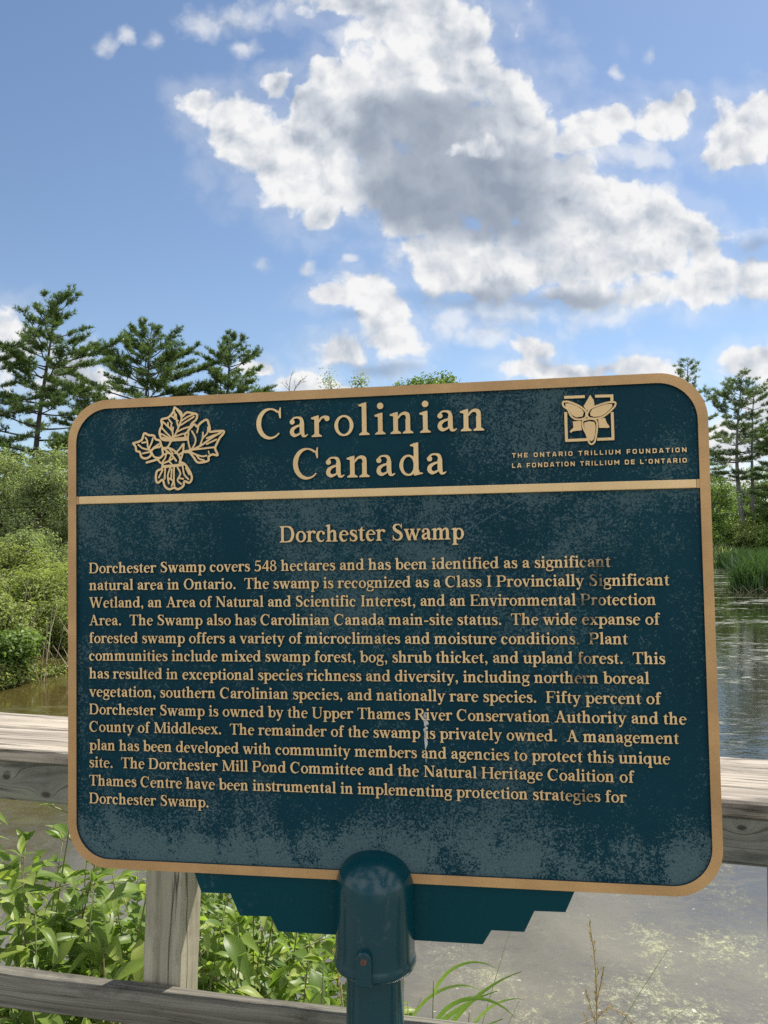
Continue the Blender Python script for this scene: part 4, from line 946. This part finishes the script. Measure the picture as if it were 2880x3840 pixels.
def bare_tree(name, text, x, y, H, seed, parent_bark=None, leafy=None):
    rg = np.random.default_rng(seed); z0 = float(height(np.array([x]), np.array([y]))[0])-.05
    root = thing(name, text, 'tree', (x, y, z0)); tk = Acc(); tips = []
    def grow(p, d, L, r, lv):
        q = p+d*L*.5+rg.normal(size=3)*L*.03; e = p+d*L
        tk.tube([p, q, e], [r, r*.8, r*.6], 6 if lv == 0 else 4)
        if lv >= 3: tips.append(e); return
        for k in range(rg.integers(3, 5)):
            t = rg.uniform(.45, 1.0); nd = unit(d+rg.normal(size=3)*.55*np.array([1, 1, .5])+np.array([0, 0, .15]))
            grow(p+d*L*t, nd, L*rg.uniform(.3, .5), r*.5, lv+1)
    tk.tube([(0, 0, 0), (.02*H, 0, H*.35), (0, .01*H, H*.62)], [.012*H, .010*H, .007*H], 7)
    grow(np.array([0, .01*H, H*.6]), np.array([0.05, 0, 1.0]), H*.26, .006*H, 0)
    for k in range(7):
        t = rg.uniform(.35, .62); az = rg.uniform(0, 6.28)
        grow(np.array([0, 0, H*t]), unit(np.array([math.cos(az), math.sin(az), 1.1])), H*.16, .004*H, 1)
    tk.make('trunk', parent_bark or B_grey, root, smooth=True)
    if leafy is not None:
        tp = np.repeat(np.array(tips), 14, 0); u = rg.normal(size=(len(tp), 3))
        V, F = leaves(tp+u*.02*H, unit(u+np.array([0, 0, .6])), .012*H*rg.uniform(.7, 1.3, len(tp)), .006*H, rg)
        finish('crown', np_mesh('foliage', V, F), leafy, root)
    return root

def ray(px, d):                                           # plan position d metres ahead on a bearing (slope east per metre north)
    return px*d, d
# --- pines on the left and middle skyline
tier = lambda t: (1-t)**.62*(.62+.38*min(1, t*6))*(1+.22*math.sin(t*23))
pine('pine_tree', 'tall dark pine with open tiers rising behind the bushes left of the plaque', *ray(-.452, 30), 11.0, .24, 3.8, 3, lean=(.035, .02), prof=lambda t: (1-t)**.5*(.62+.38*min(1, t*5))*(1+.28*math.sin(t*19+1)), n_wh=14, tuft=.17, bl=12, dead=4, sparse=.04, skew=(.15, 0.2))
pine('pine_tree', 'pine at the far left edge of the photo, only branch tips in view', *ray(-.545, 27), 11.0, .3, 3.3, 8, lean=(-.02, 0), prof=tier, n_wh=12, tuft=.17, sparse=.15)
pine('pine_tree', 'broad full pine above the upper left corner of the plaque', *ray(-.309, 42), 12.9, .34, 6.6, 21, prof=lambda t: (1-t)**.68*(1+.10*math.sin(t*31)), n_wh=18, tuft=.20, bl=10, sparse=.06)
pine('pine_tree', 'smaller narrow pine showing above the plaque over its leaf emblem', *ray(-.199, 44), 13.3, .38, 5.3, 33, lean=(-.012, 0), prof=lambda t: (1-t)**.75*(1+.2*math.sin(t*27)), n_wh=16, tuft=.21, bl=10, sparse=.08)
# --- right-hand shore
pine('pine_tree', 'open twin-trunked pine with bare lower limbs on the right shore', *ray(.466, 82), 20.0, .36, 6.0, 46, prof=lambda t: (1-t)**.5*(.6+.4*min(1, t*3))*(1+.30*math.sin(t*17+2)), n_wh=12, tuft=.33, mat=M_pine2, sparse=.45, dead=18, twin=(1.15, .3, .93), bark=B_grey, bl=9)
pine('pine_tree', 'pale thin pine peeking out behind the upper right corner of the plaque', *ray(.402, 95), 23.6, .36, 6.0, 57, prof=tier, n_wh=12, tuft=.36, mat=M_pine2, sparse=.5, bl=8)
pine('pine_tree', 'dark pine cut by the right edge of the photo', *ray(.525, 78), 16.5, .18, 6.0, 64, prof=tier, n_wh=13, tuft=.33, mat=M_pine, sparse=.2, dead=4)
# --- small crowns that just clear the top of the plaque
bare_tree('bare_sapling', 'leafless grey sapling poking above the plaque right of the narrow pine', *ray(-.127, 38), 10.5, 5)
bare_tree('thin_tree', 'thin sparsely leaved treetop above the plaque between the bare sapling and the yellow-green treetops', *ray(-.055, 44), 12.3, 12, leafy=M_willow)
leaf_tree('leafy_tree', 'yellow-green treetop just above the plaque over the middle of the title, left of its twin', 'tree', *ray(.043, 48), 12.45, 2.6, 71, M_green, (.26, .15), 6000, .45, 20, 3, bark=B_grey)
leaf_tree('leafy_tree', 'pointed yellow-green treetop just above the plaque, right of its twin', 'tree', *ray(.083, 49), 12.95, 2.0, 72, M_green, (.26, .15), 5200, .45, 18, 3, bark=B_grey)
leaf_tree('slender_tree', 'slender small-leaved tree beside the right edge of the plaque', 'tree', *ray(.424, 70), 10.2, 2.2, 73, M_green, (.26, .13), 3600, .35, 22, 2, bark=B_pine, shell=.2)
# --- left bank
WG = 'grey-green willows on the left bank'
leaf_tree('willow_shrub', 'large grey-green willow bush left of the plaque, nearest its edge', 'shrub', *ray(-.418, 20.5), 4.6, 1.6, 81, M_willow, (.12, .030), 19000, .08, 70, 7, group=WG)
leaf_tree('willow_shrub', 'tall grey-green willow bush at the left edge below the dark pine', 'shrub', *ray(-.487, 21.5), 4.5, 1.7, 82, M_willow, (.12, .030), 19000, .08, 70, 7, group=WG)
leaf_tree('willow_shrub', 'lower willow bush in front of the two tall ones', 'shrub', *ray(-.452, 18.2), 2.35, 1.25, 83, M_willow, (.11, .028), 13000, .05, 55, 7, group=WG)
leaf_tree('willow_shrub', 'willow bush mostly hidden behind the left edge of the plaque', 'shrub', *ray(-.355, 22), 4.0, 1.8, 84, M_willow, (.135, .030), 9000, .08, 30, 6, group=WG)
BG = 'brush along the left waterline'
leaf_tree('brush_shrub', 'yellowish brush at the water beside the left edge of the plaque', 'shrub', *ray(-.405, 14.7), 1.35, .95, 91, M_bush, (.08, .036), 10000, .0, 45, 8, group=BG, upness=.8)
leaf_tree('brush_shrub', 'bright leafy brush at the left edge just above the dark overhang', 'shrub', *ray(-.497, 13.6), 1.25, .85, 92, M_bush, (.08, .045), 9500, .0, 45, 8, group=BG, upness=.8)
leaf_tree('brush_shrub', 'olive brush tangled with dry stems in the middle of the left bank', 'shrub', *ray(-.452, 15.6), 1.75, 1.2, 93, M_bush, (.08, .034), 13000, .0, 55, 9, group=BG, upness=.8)
leaf_tree('brush_shrub', 'light green brush behind the olive brush below the willows', 'shrub', *ray(-.485, 16.8), 1.95, 1.2, 94, M_bush, (.085, .04), 10500, .0, 50, 8, group=BG, upness=.8)
leaf_tree('brush_shrub', 'leafy brush below the willows touching the left edge of the plaque', 'shrub', *ray(-.405, 17.2), 1.95, 1.2, 95, M_bush, (.085, .04), 10500, .0, 50, 8, group=BG, upness=.8)
leaf_tree('alder_shrub', 'dark green round-leaved shrub overhanging the water at the left edge', 'shrub', *ray(-.494, 12.35), .85, .55, 96, M_green, (.075, .055), 3800, .0, 18, 6, upness=.8)
# dry stalks and bleached sticks in the brush
a = Acc(); rg = np.random.default_rng(5)
for k in range(150):
    d = rg.uniform(12.6, 17.5); x = d*rg.uniform(-.53, -.37); z = float(height(np.array([x]), np.array([d]))[0])
    h = rg.uniform(.5, 1.6); l = rg.normal(size=2)*.35
    a.tube([(x, d, z), (x+l[0]*.4, d+l[1]*.4, z+h*.6), (x+l[0], d+l[1], z+h)], [.007, .006, .003], 3)
M_stalk, _T, _b, _o = new_mat('dry_stalk'); _T.put(_b.inputs['Base Color'], ramp(_T, _T.n('ShaderNodeNewGeometry').outputs['Random Per Island'], [(0, (.16, .12, .06)), (1, (.42, .36, .22))])); _b.inputs['Roughness'].default_value = .8
label(a.make('dry_stalks', M_stalk), 'pale dry stalks and twigs standing through the left bank brush', 'dry stalks', kind='stuff')
# ground cover on the left bank: leaves too many to count
def ground_cover(name, text, cat, xs, ys, n, mat, leaf, seed, hmax):
    rg = np.random.default_rng(seed); y = rg.uniform(*ys, n); x = y*rg.uniform(*xs, n)
    d = shore_dist(x, y); k = (d > -.35); x, y, d = x[k], y[k], d[k]; z = np.maximum(height(x, y), 0)
    hh = (.35+.65*(np.sin(x*2.1+1.2*np.sin(y*1.7))*.5+.5))*hmax*np.clip(.35+d*.5, .3, 1)
    c = np.stack([x, y, z+rg.uniform(.02, 1, len(x))**.6*hh], 1)
    V, F = leaves(c, unit(rg.normal(size=c.shape)*.6+np.array([0, -.25, .9])), leaf[0]*rg.uniform(.6, 1.3, len(c)), leaf[1], rg)
    label(finish(name, np_mesh(name, V, F), mat), text, cat, kind='stuff')
ground_cover('bank_undergrowth', 'tangled yellow-green undergrowth covering the left bank', 'undergrowth', (-.56, -.33), (11.5, 24), 42000, M_bush, (.085, .034), 6, .85)
ground_cover('dry_undergrowth', 'scattered dry tan leaves and stems in the left bank brush', 'undergrowth', (-.56, -.33), (11.5, 19), 15000, M_dry, (.10, .018), 9, 1.35)
# fallen log and waterside litter
a = Acc(); a.tube([(-7.6, 11.55, .03), (-6.9, 11.9, .07), (-6.25, 12.05, .05)], [.05, .06, .035], 7)
label(a.make('fallen_log', B_grey, smooth=True), 'grey fallen log lying at the waterline of the left bank', 'log')
# --- right bank
RG = 'bushes below the pines on the right shore'
for i, (b, d, h, r, mt, tx) in enumerate((
        (.428, 84, 4.6, 4.2, M_green, 'bright leafy bush against the right edge of the plaque under the sky gap'),
        (.462, 80, 3.2, 3.0, M_green, 'leafy bush at the foot of the twin-trunked pine'),
        (.492, 77, 4.4, 3.6, M_bush, 'yellow-green bush right of the twin-trunked pine'),
        (.445, 92, 5.8, 4.2, M_green, 'taller bush behind the right shore, left of the twin trunks'),
        (.415, 77.5, 3.6, 2.6, M_green, 'dark low bush half hidden by the right edge of the plaque'),
        (.515, 74, 5.2, 4.0, M_green, 'big bush at the right edge of the photo'),
        (.447, 101, 9.0, 4.6, M_green, 'rounded treelike bush showing between the plaque edge and the twin trunks, farthest back'),
        (.497, 97, 9.5, 5.0, M_green, 'tall rounded bush filling in behind and right of the twin trunks'))):
    leaf_tree('bush', tx, 'shrub', *ray(b, d), h, r, 100+i, mt, (.34, .20), 7000, .0, 30, 6, group=RG, upness=.7)
def reeds(name, text, cx, cy, rx, ry, n, h, seed, w=.045, mat=None, zb=-.1, bend=.25):
    rg = np.random.default_rng(seed); root = thing(name, text, 'reeds', (cx, cy, 0))
    a = rg.uniform(0, 6.28, n); r = np.sqrt(rg.uniform(0, 1, n)); x = rx*r*np.cos(a); y = ry*r*np.sin(a)
    hh = h*rg.uniform(.6, 1.1, n)*(1-.25*r); l = rg.normal(size=(n, 2))*bend
    P0 = np.stack([x, y, np.full(n, zb)], 1); P1 = P0+np.stack([l[:, 0]*.3*hh, l[:, 1]*.3*hh, hh*.6], 1); P2 = P0+np.stack([l[:, 0]*hh, l[:, 1]*hh, hh*(1-.12*np.abs(l[:, 0]))], 1)
    s = unit(np.stack([rg.normal(size=n), rg.normal(size=n)*.4, np.zeros(n)], 1))*w/2
    V = np.stack([P0-s, P0+s, P1+s*.9, P1-s*.9, P2], 1).reshape(-1, 3); i = np.arange(n)*5
    F = np.concatenate([np.stack([i, i+1, i+2], 1), np.stack([i, i+2, i+3], 1), np.stack([i+3, i+2, i+4], 1)])
    finish('blades', np_mesh('blades', V, F), mat or M_reed, root)
    return root
reeds('cattail_clump', 'tall dark green cattail clump standing in the pond at the right edge', *ray(.492, 36), 1.5, 1.1, 900, 2.15, 4)
reeds('reed_bed', 'pale green reed bed along the far right shore beside the plaque', *ray(.432, 73), 3.6, 2.0, 900, 2.4, 5, .11, M_willow)
reeds('reed_bed', 'dark reed bed on the far shore behind the cattail clump', *ray(.485, 66), 3.4, 2.0, 900, 2.2, 6, .10, M_reed)
a = Acc(); rg = np.random.default_rng(8)
for k in range(40):
    x, y = ray(.492+rg.normal()*.018, 35.0+rg.normal()*.25); a.tube([(x, y, -.05), (x+rg.normal()*.3, y-.1, rg.uniform(.1, .4))], [.012, .006], 3)
label(a.make('broken_reeds', M_stalk), 'broken tan reed stems lying at the foot of the cattail clump', 'reeds', kind='stuff')
for tx, b, d, h in (('taller pale dead stake standing in the open water by the plaque edge', .4515, 47, 1.55), ('short dark stub standing in the water right of the pale stake', .462, 46, .75)):
    x, y = ray(b, d); t = thing('dead_stake', tx, 'stake', (x, y, 0)); a = Acc()
    a.tube([(0, 0, -.3), (.02, 0, h*.5), (.01, .02, h)], [.05, .042, .018], 6); a.tube([(.02, 0, h*.3), (.22, 0, h*.55)], [.02, .008], 4)
    a.make('stem', B_grey if h > 1 else B_twig, t, smooth=True)
# woodland edge behind the plaque: one mass, kept low
rg = np.random.default_rng(77); parts = []
for k in range(90):
    t = k/89; px = -.36+.76*t; d = np.interp(px, [-.36, -.1, .1, .3, .42], [24, 40, 52, 66, 84])+rg.uniform(2, 9)
    x, y = px*d, d; r = rg.uniform(.9, 2.0)*(.6+d/60); z = float(height(np.array([x]), np.array([y]))[0])
    m = 420; u = unit(rg.normal(size=(m, 3))); c = np.array([x, y, z+r*.75])+u*r*rg.uniform(.6, 1.1, (m, 1))*np.array([1.2, 1, .9])
    c[:, 2] = np.maximum(c[:, 2], .02)
    parts.append(leaves(c, unit(u+rg.normal(size=(m, 3))*.5), .12+d*.004, .07+d*.002, rg))
V, F = joinm(parts)
label(finish('woodland_edge', np_mesh('woodland_edge', V, F), M_green), 'low green woodland edge along the far shore behind the plaque', 'woodland', kind='stuff')

# ---------------------------------------------------------------- plants just beyond the railing
M_dog = mat_leaf('dogwood_leaves', (.07, .135, .024), (.20, .285, .055), (.44, .48, .13), .52, .42, 3.5, .45)
M_stem, _T, _b, _o = new_mat('green_stem'); _T.put(_b.inputs['Base Color'], ramp(_T, _T.n('ShaderNodeNewGeometry').outputs['Random Per Island'], [(0, (.16, .10, .05)), (.5, (.14, .15, .05)), (1, (.22, .26, .09))])); _b.inputs['Roughness'].default_value = .6
M_straw = mat_leaf('straw', (.26, .19, .09), (.42, .32, .17), (.55, .45, .28), .25, .6, 20)
M_grass = mat_leaf('grass_blade', (.12, .21, .035), (.22, .33, .07), (.38, .46, .16), .45, .4, 6)

def leaf_shape(L, W, droop, fold, twist=0.0, nu=7):
    """an ovate pointed leaf along +x, folded on its midrib; returns (V, F)"""
    V = []; F = []
    for i in range(nu+1):
        u = i/nu; w = W*.5*(math.sin(PI*u**.80)**.9 if 0 < u < 1 else 0.0)*(1-.15*u)
        zc = -droop*L*u*u
        for s in (-1, -.5, 0, .5, 1):
            V.append((L*u*(1-.12*droop*u), s*w, zc+fold*abs(s)*w+.006*L*math.sin(u*16+abs(s)*2)*abs(s)))
    for i in range(nu):
        for j in range(4): F.append((i*5+j, (i+1)*5+j, (i+1)*5+j+1, i*5+j+1))
    return V, F
def dogwood(text, x, y, top, seed, nst=6, lean=(0, 0), size=.085, n_pairs=9, spread=.26):
    rr = random.Random(seed)
    z0 = float(height(np.array([x]), np.array([y]))[0])-.03
    root = thing('dogwood_shrub', text, 'shrub', (x, y, z0), 'leafy shrubs growing beside the railing')
    st, lf = Acc(), Acc()
    H = top-z0
    def leaf(p, d, L):
        d = Vector(d).normalized(); side = d.cross(Vector((rr.gauss(0, .35), rr.gauss(0, .35), 1))).normalized(); up = side.cross(d)
        V, F = leaf_shape(L, L*rr.uniform(.36, .47), rr.uniform(.15, .75), rr.uniform(.15, .6), nu=6)
        stalk = L*.16; q = p+d*stalk
        st.tube([p, q], [.0011, .0009], 3)
        lf.add([q+d*v[0]+side*v[1]+up*v[2] for v in V], F)
    for k in range(nst+2):
        az = rr.uniform(0, 6.28); sp = spread*rr.uniform(.2, 1.1)
        h = H*rr.uniform(.80, 1.0) if k else H
        tip = Vector((math.cos(az)*sp+lean[0], math.sin(az)*sp*.7+lean[1], h))
        b = Vector((math.cos(az)*.05, math.sin(az)*.05, 0)); c = Vector((tip.x*.35, tip.y*.35, h*.55))
        pt = lambda t: b*(1-t)**2+c*2*t*(1-t)+tip*t*t
        st.tube([pt(t/10) for t in range(11)], [.0058*(1-.075*t) for t in range(11)], 5)
        pairs = n_pairs+6
        for i in range(pairs):
            t = .34+.66*(i+.5)/pairs+rr.uniform(-.02, .02)
            p = pt(min(t, 1)); dv = (pt(min(t+.03, 1.03))-pt(t-.03)).normalized()
            a0 = i*1.57+rr.uniform(-.4, .4); u = dv.orthogonal().normalized(); w = dv.cross(u)
            L = size*rr.choice((.45, .6, .8, .95, 1.1, 1.25))*(1.12-.35*abs(t-.72)/.34)
            for s in (0, PI):
                if rr.random() < .07: continue
                d = (u*math.cos(a0+s)+w*math.sin(a0+s))*1.0+dv*rr.uniform(.15, .7)+Vector((0, 0, rr.uniform(-.85, .15)))
                if rr.random() < .5 and t < .93:          # side twig
                    q = p+d.normalized()*rr.uniform(.05, .13); st.tube([p, q], [.0026, .0018], 4)
                    for e in range(4): leaf(q, d+Vector((rr.gauss(0, .7), rr.gauss(0, .7), rr.gauss(0, .5))), L*rr.uniform(.6, 1))
                else: leaf(p, d, L)
        for e in range(4): leaf(tip, dv+Vector((rr.gauss(0, .6), rr.gauss(0, .6), rr.gauss(0, .3))), size*rr.uniform(.35, .7))
    st.make('stems', M_stem, root, smooth=True)
    lf.make('foliage', M_dog, root, smooth=True)
    return root
dogwood('leafy shrub at the far left edge just under the upper rail', -1.06, 2.12, 1.68, 1, 9, (.02, 0), .094, 13)
dogwood('leafy shrub with drooping leaves left of the bottom left corner of the plaque', -.86, 2.02, 1.60, 2, 8, (.04, .0), .098, 14, .26)
dogwood('large-leaved shrub between the plaque corner and the wooden post', -.64, 1.98, 1.43, 3, 8, (.02, 0), .102, 14, .26)
dogwood('leafy shrub close behind the wooden post on its left', -.52, 2.12, 1.42, 4, 7, (-.03, 0), .096, 14, .28)
dogwood('leafy shrub right behind the wooden post, under the stepped plate', -.34, 2.05, 1.40, 5, 8, (.02, 0), .094, 14, .24)
dogwood('leafy shrub below the stepped plate, nearest the teal post', -.20, 2.02, 1.29, 6, 7, (.0, 0), .088, 13, .22)
dogwood('shaded shrub deeper behind the wooden post', -.42, 2.42, 1.42, 7, 8, (0, 0), .094, 14, .28)
dogwood('shaded shrub at the back, left of the wooden post', -.78, 2.42, 1.38, 8, 8, (0, 0), .094, 14, .28)
dogwood('low shrub seen below the lower rail at the left edge', -.98, 1.86, 1.18, 9, 8, (0, .02), .088, 13, .24)
dogwood('low shrub seen below the lower rail near the wooden post', -.62, 1.84, 1.16, 10, 8, (0, .02), .088, 13, .24)

rg = np.random.default_rng(41); n = 5200
x = rg.uniform(-1.45, .02, n); y = rg.uniform(2.15, 3.0, n); zt_ = 1.18-.22*np.clip(x+.35, 0, 1)-.10*(y-2.2)+.10*np.sin(x*9)
c = np.stack([x, y, np.maximum(rg.uniform(.15, 1, n), rg.uniform(.15, 1, n))*zt_], 1); c = c[rg.uniform(0, 1, n) < np.clip(1.3+x*.78, .25, 1)]
V, F = leaves(c, unit(rg.normal(size=c.shape)*.6+np.array([0, -.2, .8])), .062*rg.uniform(.5, 1.4, len(c)), .026*rg.uniform(.7, 1.3, len(c)), rg)
label(finish('shrub_undergrowth', np_mesh('shrub_undergrowth', V, F), M_dog), 'tangle of small green leaves behind the shrubs by the railing', 'undergrowth', kind='stuff')

def blade(acc, p, az, L, w, lean, droop, n=9, twist=0):
    """one grass blade, arching over"""
    d = Vector((math.cos(az), math.sin(az), 0)); P = Vector(p); V = []; F = []
    ang = lean; ref = Vector((rr.gauss(0, .5), -1, .35))
    for k in range(n+1):
        u = k/n; ww = w*(1-u**2.2)*(.6+.4*min(1, u*5))*.5
        sd = (d*math.sin(ang)+Vector((0, 0, math.cos(ang)))).cross(ref).normalized()
        V += [P-sd*ww, P+d*.12*w+Vector((0, 0, -.12*w)), P+sd*ww]
        P = P+(d*math.sin(ang)+Vector((0, 0, math.cos(ang))))*L/n; ang += droop/n
    for k in range(n):
        for j in (0, 1): F.append((k*3+j, (k+1)*3+j, (k+1)*3+j+1, k*3+j+1))
    acc.add(V, F)
def tuft(name, text, x, y, spec, mat):
    z0 = float(height(np.array([x]), np.array([y]))[0])-.02; t = thing(name, text, 'grass', (x, y, z0))
    a = Acc()
    for dx, dy, top, az, w, ln, dr in spec: blade(a, (dx, dy, 0), az, (top-z0)*1.08, w, ln, dr, 14, .5)
    a.make('blades', mat, t, smooth=True); return t
rr = random.Random(31)
def reed_grass(text, x, y, culms):
    z0 = float(height(np.array([x]), np.array([y]))[0])-.02; t = thing('reed_grass', text, 'grass', (x, y, z0)); st, bl = Acc(), Acc()
    for dx, dy, top, lx, lvs in culms:
        h = top-z0; pt = lambda u: Vector((dx+lx*u*u, dy, h*u))
        st.tube([pt(k/8) for k in range(9)], [.0026*(1-.06*k) for k in range(9)], 5)
        for zz, az, L, w, le, dr in lvs: blade(bl, pt(min(1, (zz-z0)/h)), az, L, w, le, dr, 12)
    st.make('stems', M_stem, t, smooth=True); bl.make('blades', M_grass, t, smooth=True); return t
reed_grass('green reed grass with arching blades right of the teal post', .09, 1.90, [
    (0, 0, 1.24, .03, [(1.06, .2, .30, .013, .5, .9), (1.12, -.1, .26, .011, .35, 2.3), (1.02, .4, .22, .015, .9, .6), (1.0, 2.9, .24, .011, .5, 1.2), (1.20, .1, .20, .009, .3, 2.0)]),
    (-.05, .05, 1.16, .02, [(1.02, .1, .28, .015, .65, .7), (1.05, 3.0, .18, .010, .2, 1.4), (1.10, .3, .24, .010, .5, 1.8)]),
    (.07, .04, 1.14, .05, [(1.02, -.2, .24, .012, .7, 1.2), (1.08, .2, .18, .009, .4, 1.5)])])
tuft('grass_tuft', 'thin grass blades reaching up beneath the stepped plate beside the teal post', -.06, 1.86, [(rr.uniform(-.1, .04), rr.uniform(-.05, .1), rr.uniform(1.10, 1.30), rr.uniform(-1.4, 1.4), .009, rr.uniform(.0, .25), rr.uniform(.4, 1.5)) for _ in range(12)], M_grass)
tuft('grass_tuft', 'pale upright grass blades at the left edge of the photo', -1.00, 1.95, [(rr.uniform(-.08, .08), rr.uniform(-.06, .06), rr.uniform(1.1, 1.38), rr.uniform(0, 6), .011, rr.uniform(.0, .12), rr.uniform(.2, .9)) for _ in range(12)], M_grass)
tuft('grass_tuft', 'thin grass among the shrub stems below the stepped plate', -.40, 1.80, [(rr.uniform(-.2, .2), rr.uniform(-.05, .1), rr.uniform(1.05, 1.25), rr.uniform(0, 6), .008, rr.uniform(.0, .3), rr.uniform(.4, 1.4)) for _ in range(26)], M_grass)

def seed_head(acc, pts, n, r0, seed, L=.012):
    rr = random.Random(seed); P = [Vector(p) for p in pts]
    for k in range(n):
        u = k/(n-1); f = u*(len(P)-1); i = min(int(f), len(P)-2); p = P[i].lerp(P[i+1], f-i); d = (P[i+1]-P[i]).normalized()
        o = d.orthogonal().normalized(); w = d.cross(o); a = rr.uniform(0, 6.28); rad = r0*(1-.6*u)*rr.uniform(.4, 1)
        s = (o*math.cos(a)+w*math.sin(a)); q = p+s*rad*.5; e = (d*1.0+s*.45).normalized(); sd = e.cross(s).normalized()
        l = L*rr.uniform(.7, 1.3)
        acc.add([q, q+e*l*.5+sd*l*.17, q+e*l, q+e*l*.5-sd*l*.17, q+e*l*.5+s*l*.15], [(0, 1, 4), (1, 2, 4), (2, 3, 4), (3, 0, 4)])
def dry_stalk(text, x, y, stem_pts, heads, seed, name='dry_grass_stalk'):
    z0 = float(height(np.array([x]), np.array([y]))[0]); z0 = max(z0, -.3); t = thing(name, text, 'grass', (x, y, z0))
    a = Acc(); a.tube([Vector(p)-Vector((x, y, z0)) for p in stem_pts], [.0026-.0016*k/(len(stem_pts)-1) for k in range(len(stem_pts))], 5); a.make('stem', M_stalk, t, smooth=True)
    for k, (pts, n, r) in enumerate(heads):
        h = Acc(); q = [Vector(p)-Vector((x, y, z0)) for p in pts]; h.tube(q, [.0013]*len(q), 4); seed_head(h, q, n, r, seed+k); h.make('seed_head', M_straw, t)
def at(px, py, d):                                        # a point d metres ahead, from bearing and slope
    return Vector((px*d, d, 2.30+py*d))
d = 1.95
dry_stalk('dry tan grass stalk with a branching seed head in front of the open water', *at(.27, -1, d).to_2d(), [at(.268, -1.2, d), at(.270, -.72, d), at(.270, -.62, d), at(.269, -.55, d)],
          [([at(.270, -.60, d), at(.2705, -.56, d), at(.267, -.52, d), at(.262, -.487, d)], 44, .010),
           ([at(.270, -.605, d), at(.285, -.590, d), at(.305, -.600, d), at(.323, -.632, d), at(.332, -.645, d)], 46, .008),
           ([at(.269, -.615, d), at(.262, -.590, d), at(.256, -.570, d)], 18, .007), ([at(.270, -.585, d), at(.276, -.560, d), at(.280, -.540, d)], 16, .006),
           ([at(.268, -.64, d), at(.262, -.625, d), at(.256, -.605, d)], 18, .007), ([at(.271, -.63, d), at(.280, -.622, d), at(.292, -.613, d)], 12, .006)], 3)
d = 1.98
dry_stalk('long thin dry stem slanting up towards the branching seed head', *at(.05, -1, d).to_2d(), [at(.05, -1.0, d), at(.12, -.70, d), at(.19, -.635, d), at(.268, -.605, d)], [], 5)
d = 1.85
dry_stalk('dry brown grass stalk beside the teal post on its left', *at(-.035, -1, d).to_2d(), [at(-.035, -1.2, d), at(-.045, -.66, d), at(-.055, -.56, d)], [([at(-.046, -.64, d), at(-.053, -.59, d), at(-.060, -.54, d), at(-.062, -.52, d)], 50, .011)], 9)
d = 1.9
dry_stalk('dry tan seed stalk between the shrubs left of the wooden post', *at(-.345, -1, d).to_2d(), [at(-.345, -1.2, d), at(-.350, -.68, d), at(-.342, -.60, d)], [([at(-.352, -.68, d), at(-.348, -.63, d), at(-.340, -.585, d)], 60, .012)], 12)
d = 2.0
dry_stalk('thin pale seed stalk rising at the left edge of the photo', *at(-.495, -1, d).to_2d(), [at(-.49, -1.2, d), at(-.49, -.6, d), at(-.50, -.47, d)], [([at(-.492, -.56, d), at(-.497, -.50, d), at(-.502, -.46, d)], 40, .009)], 15)
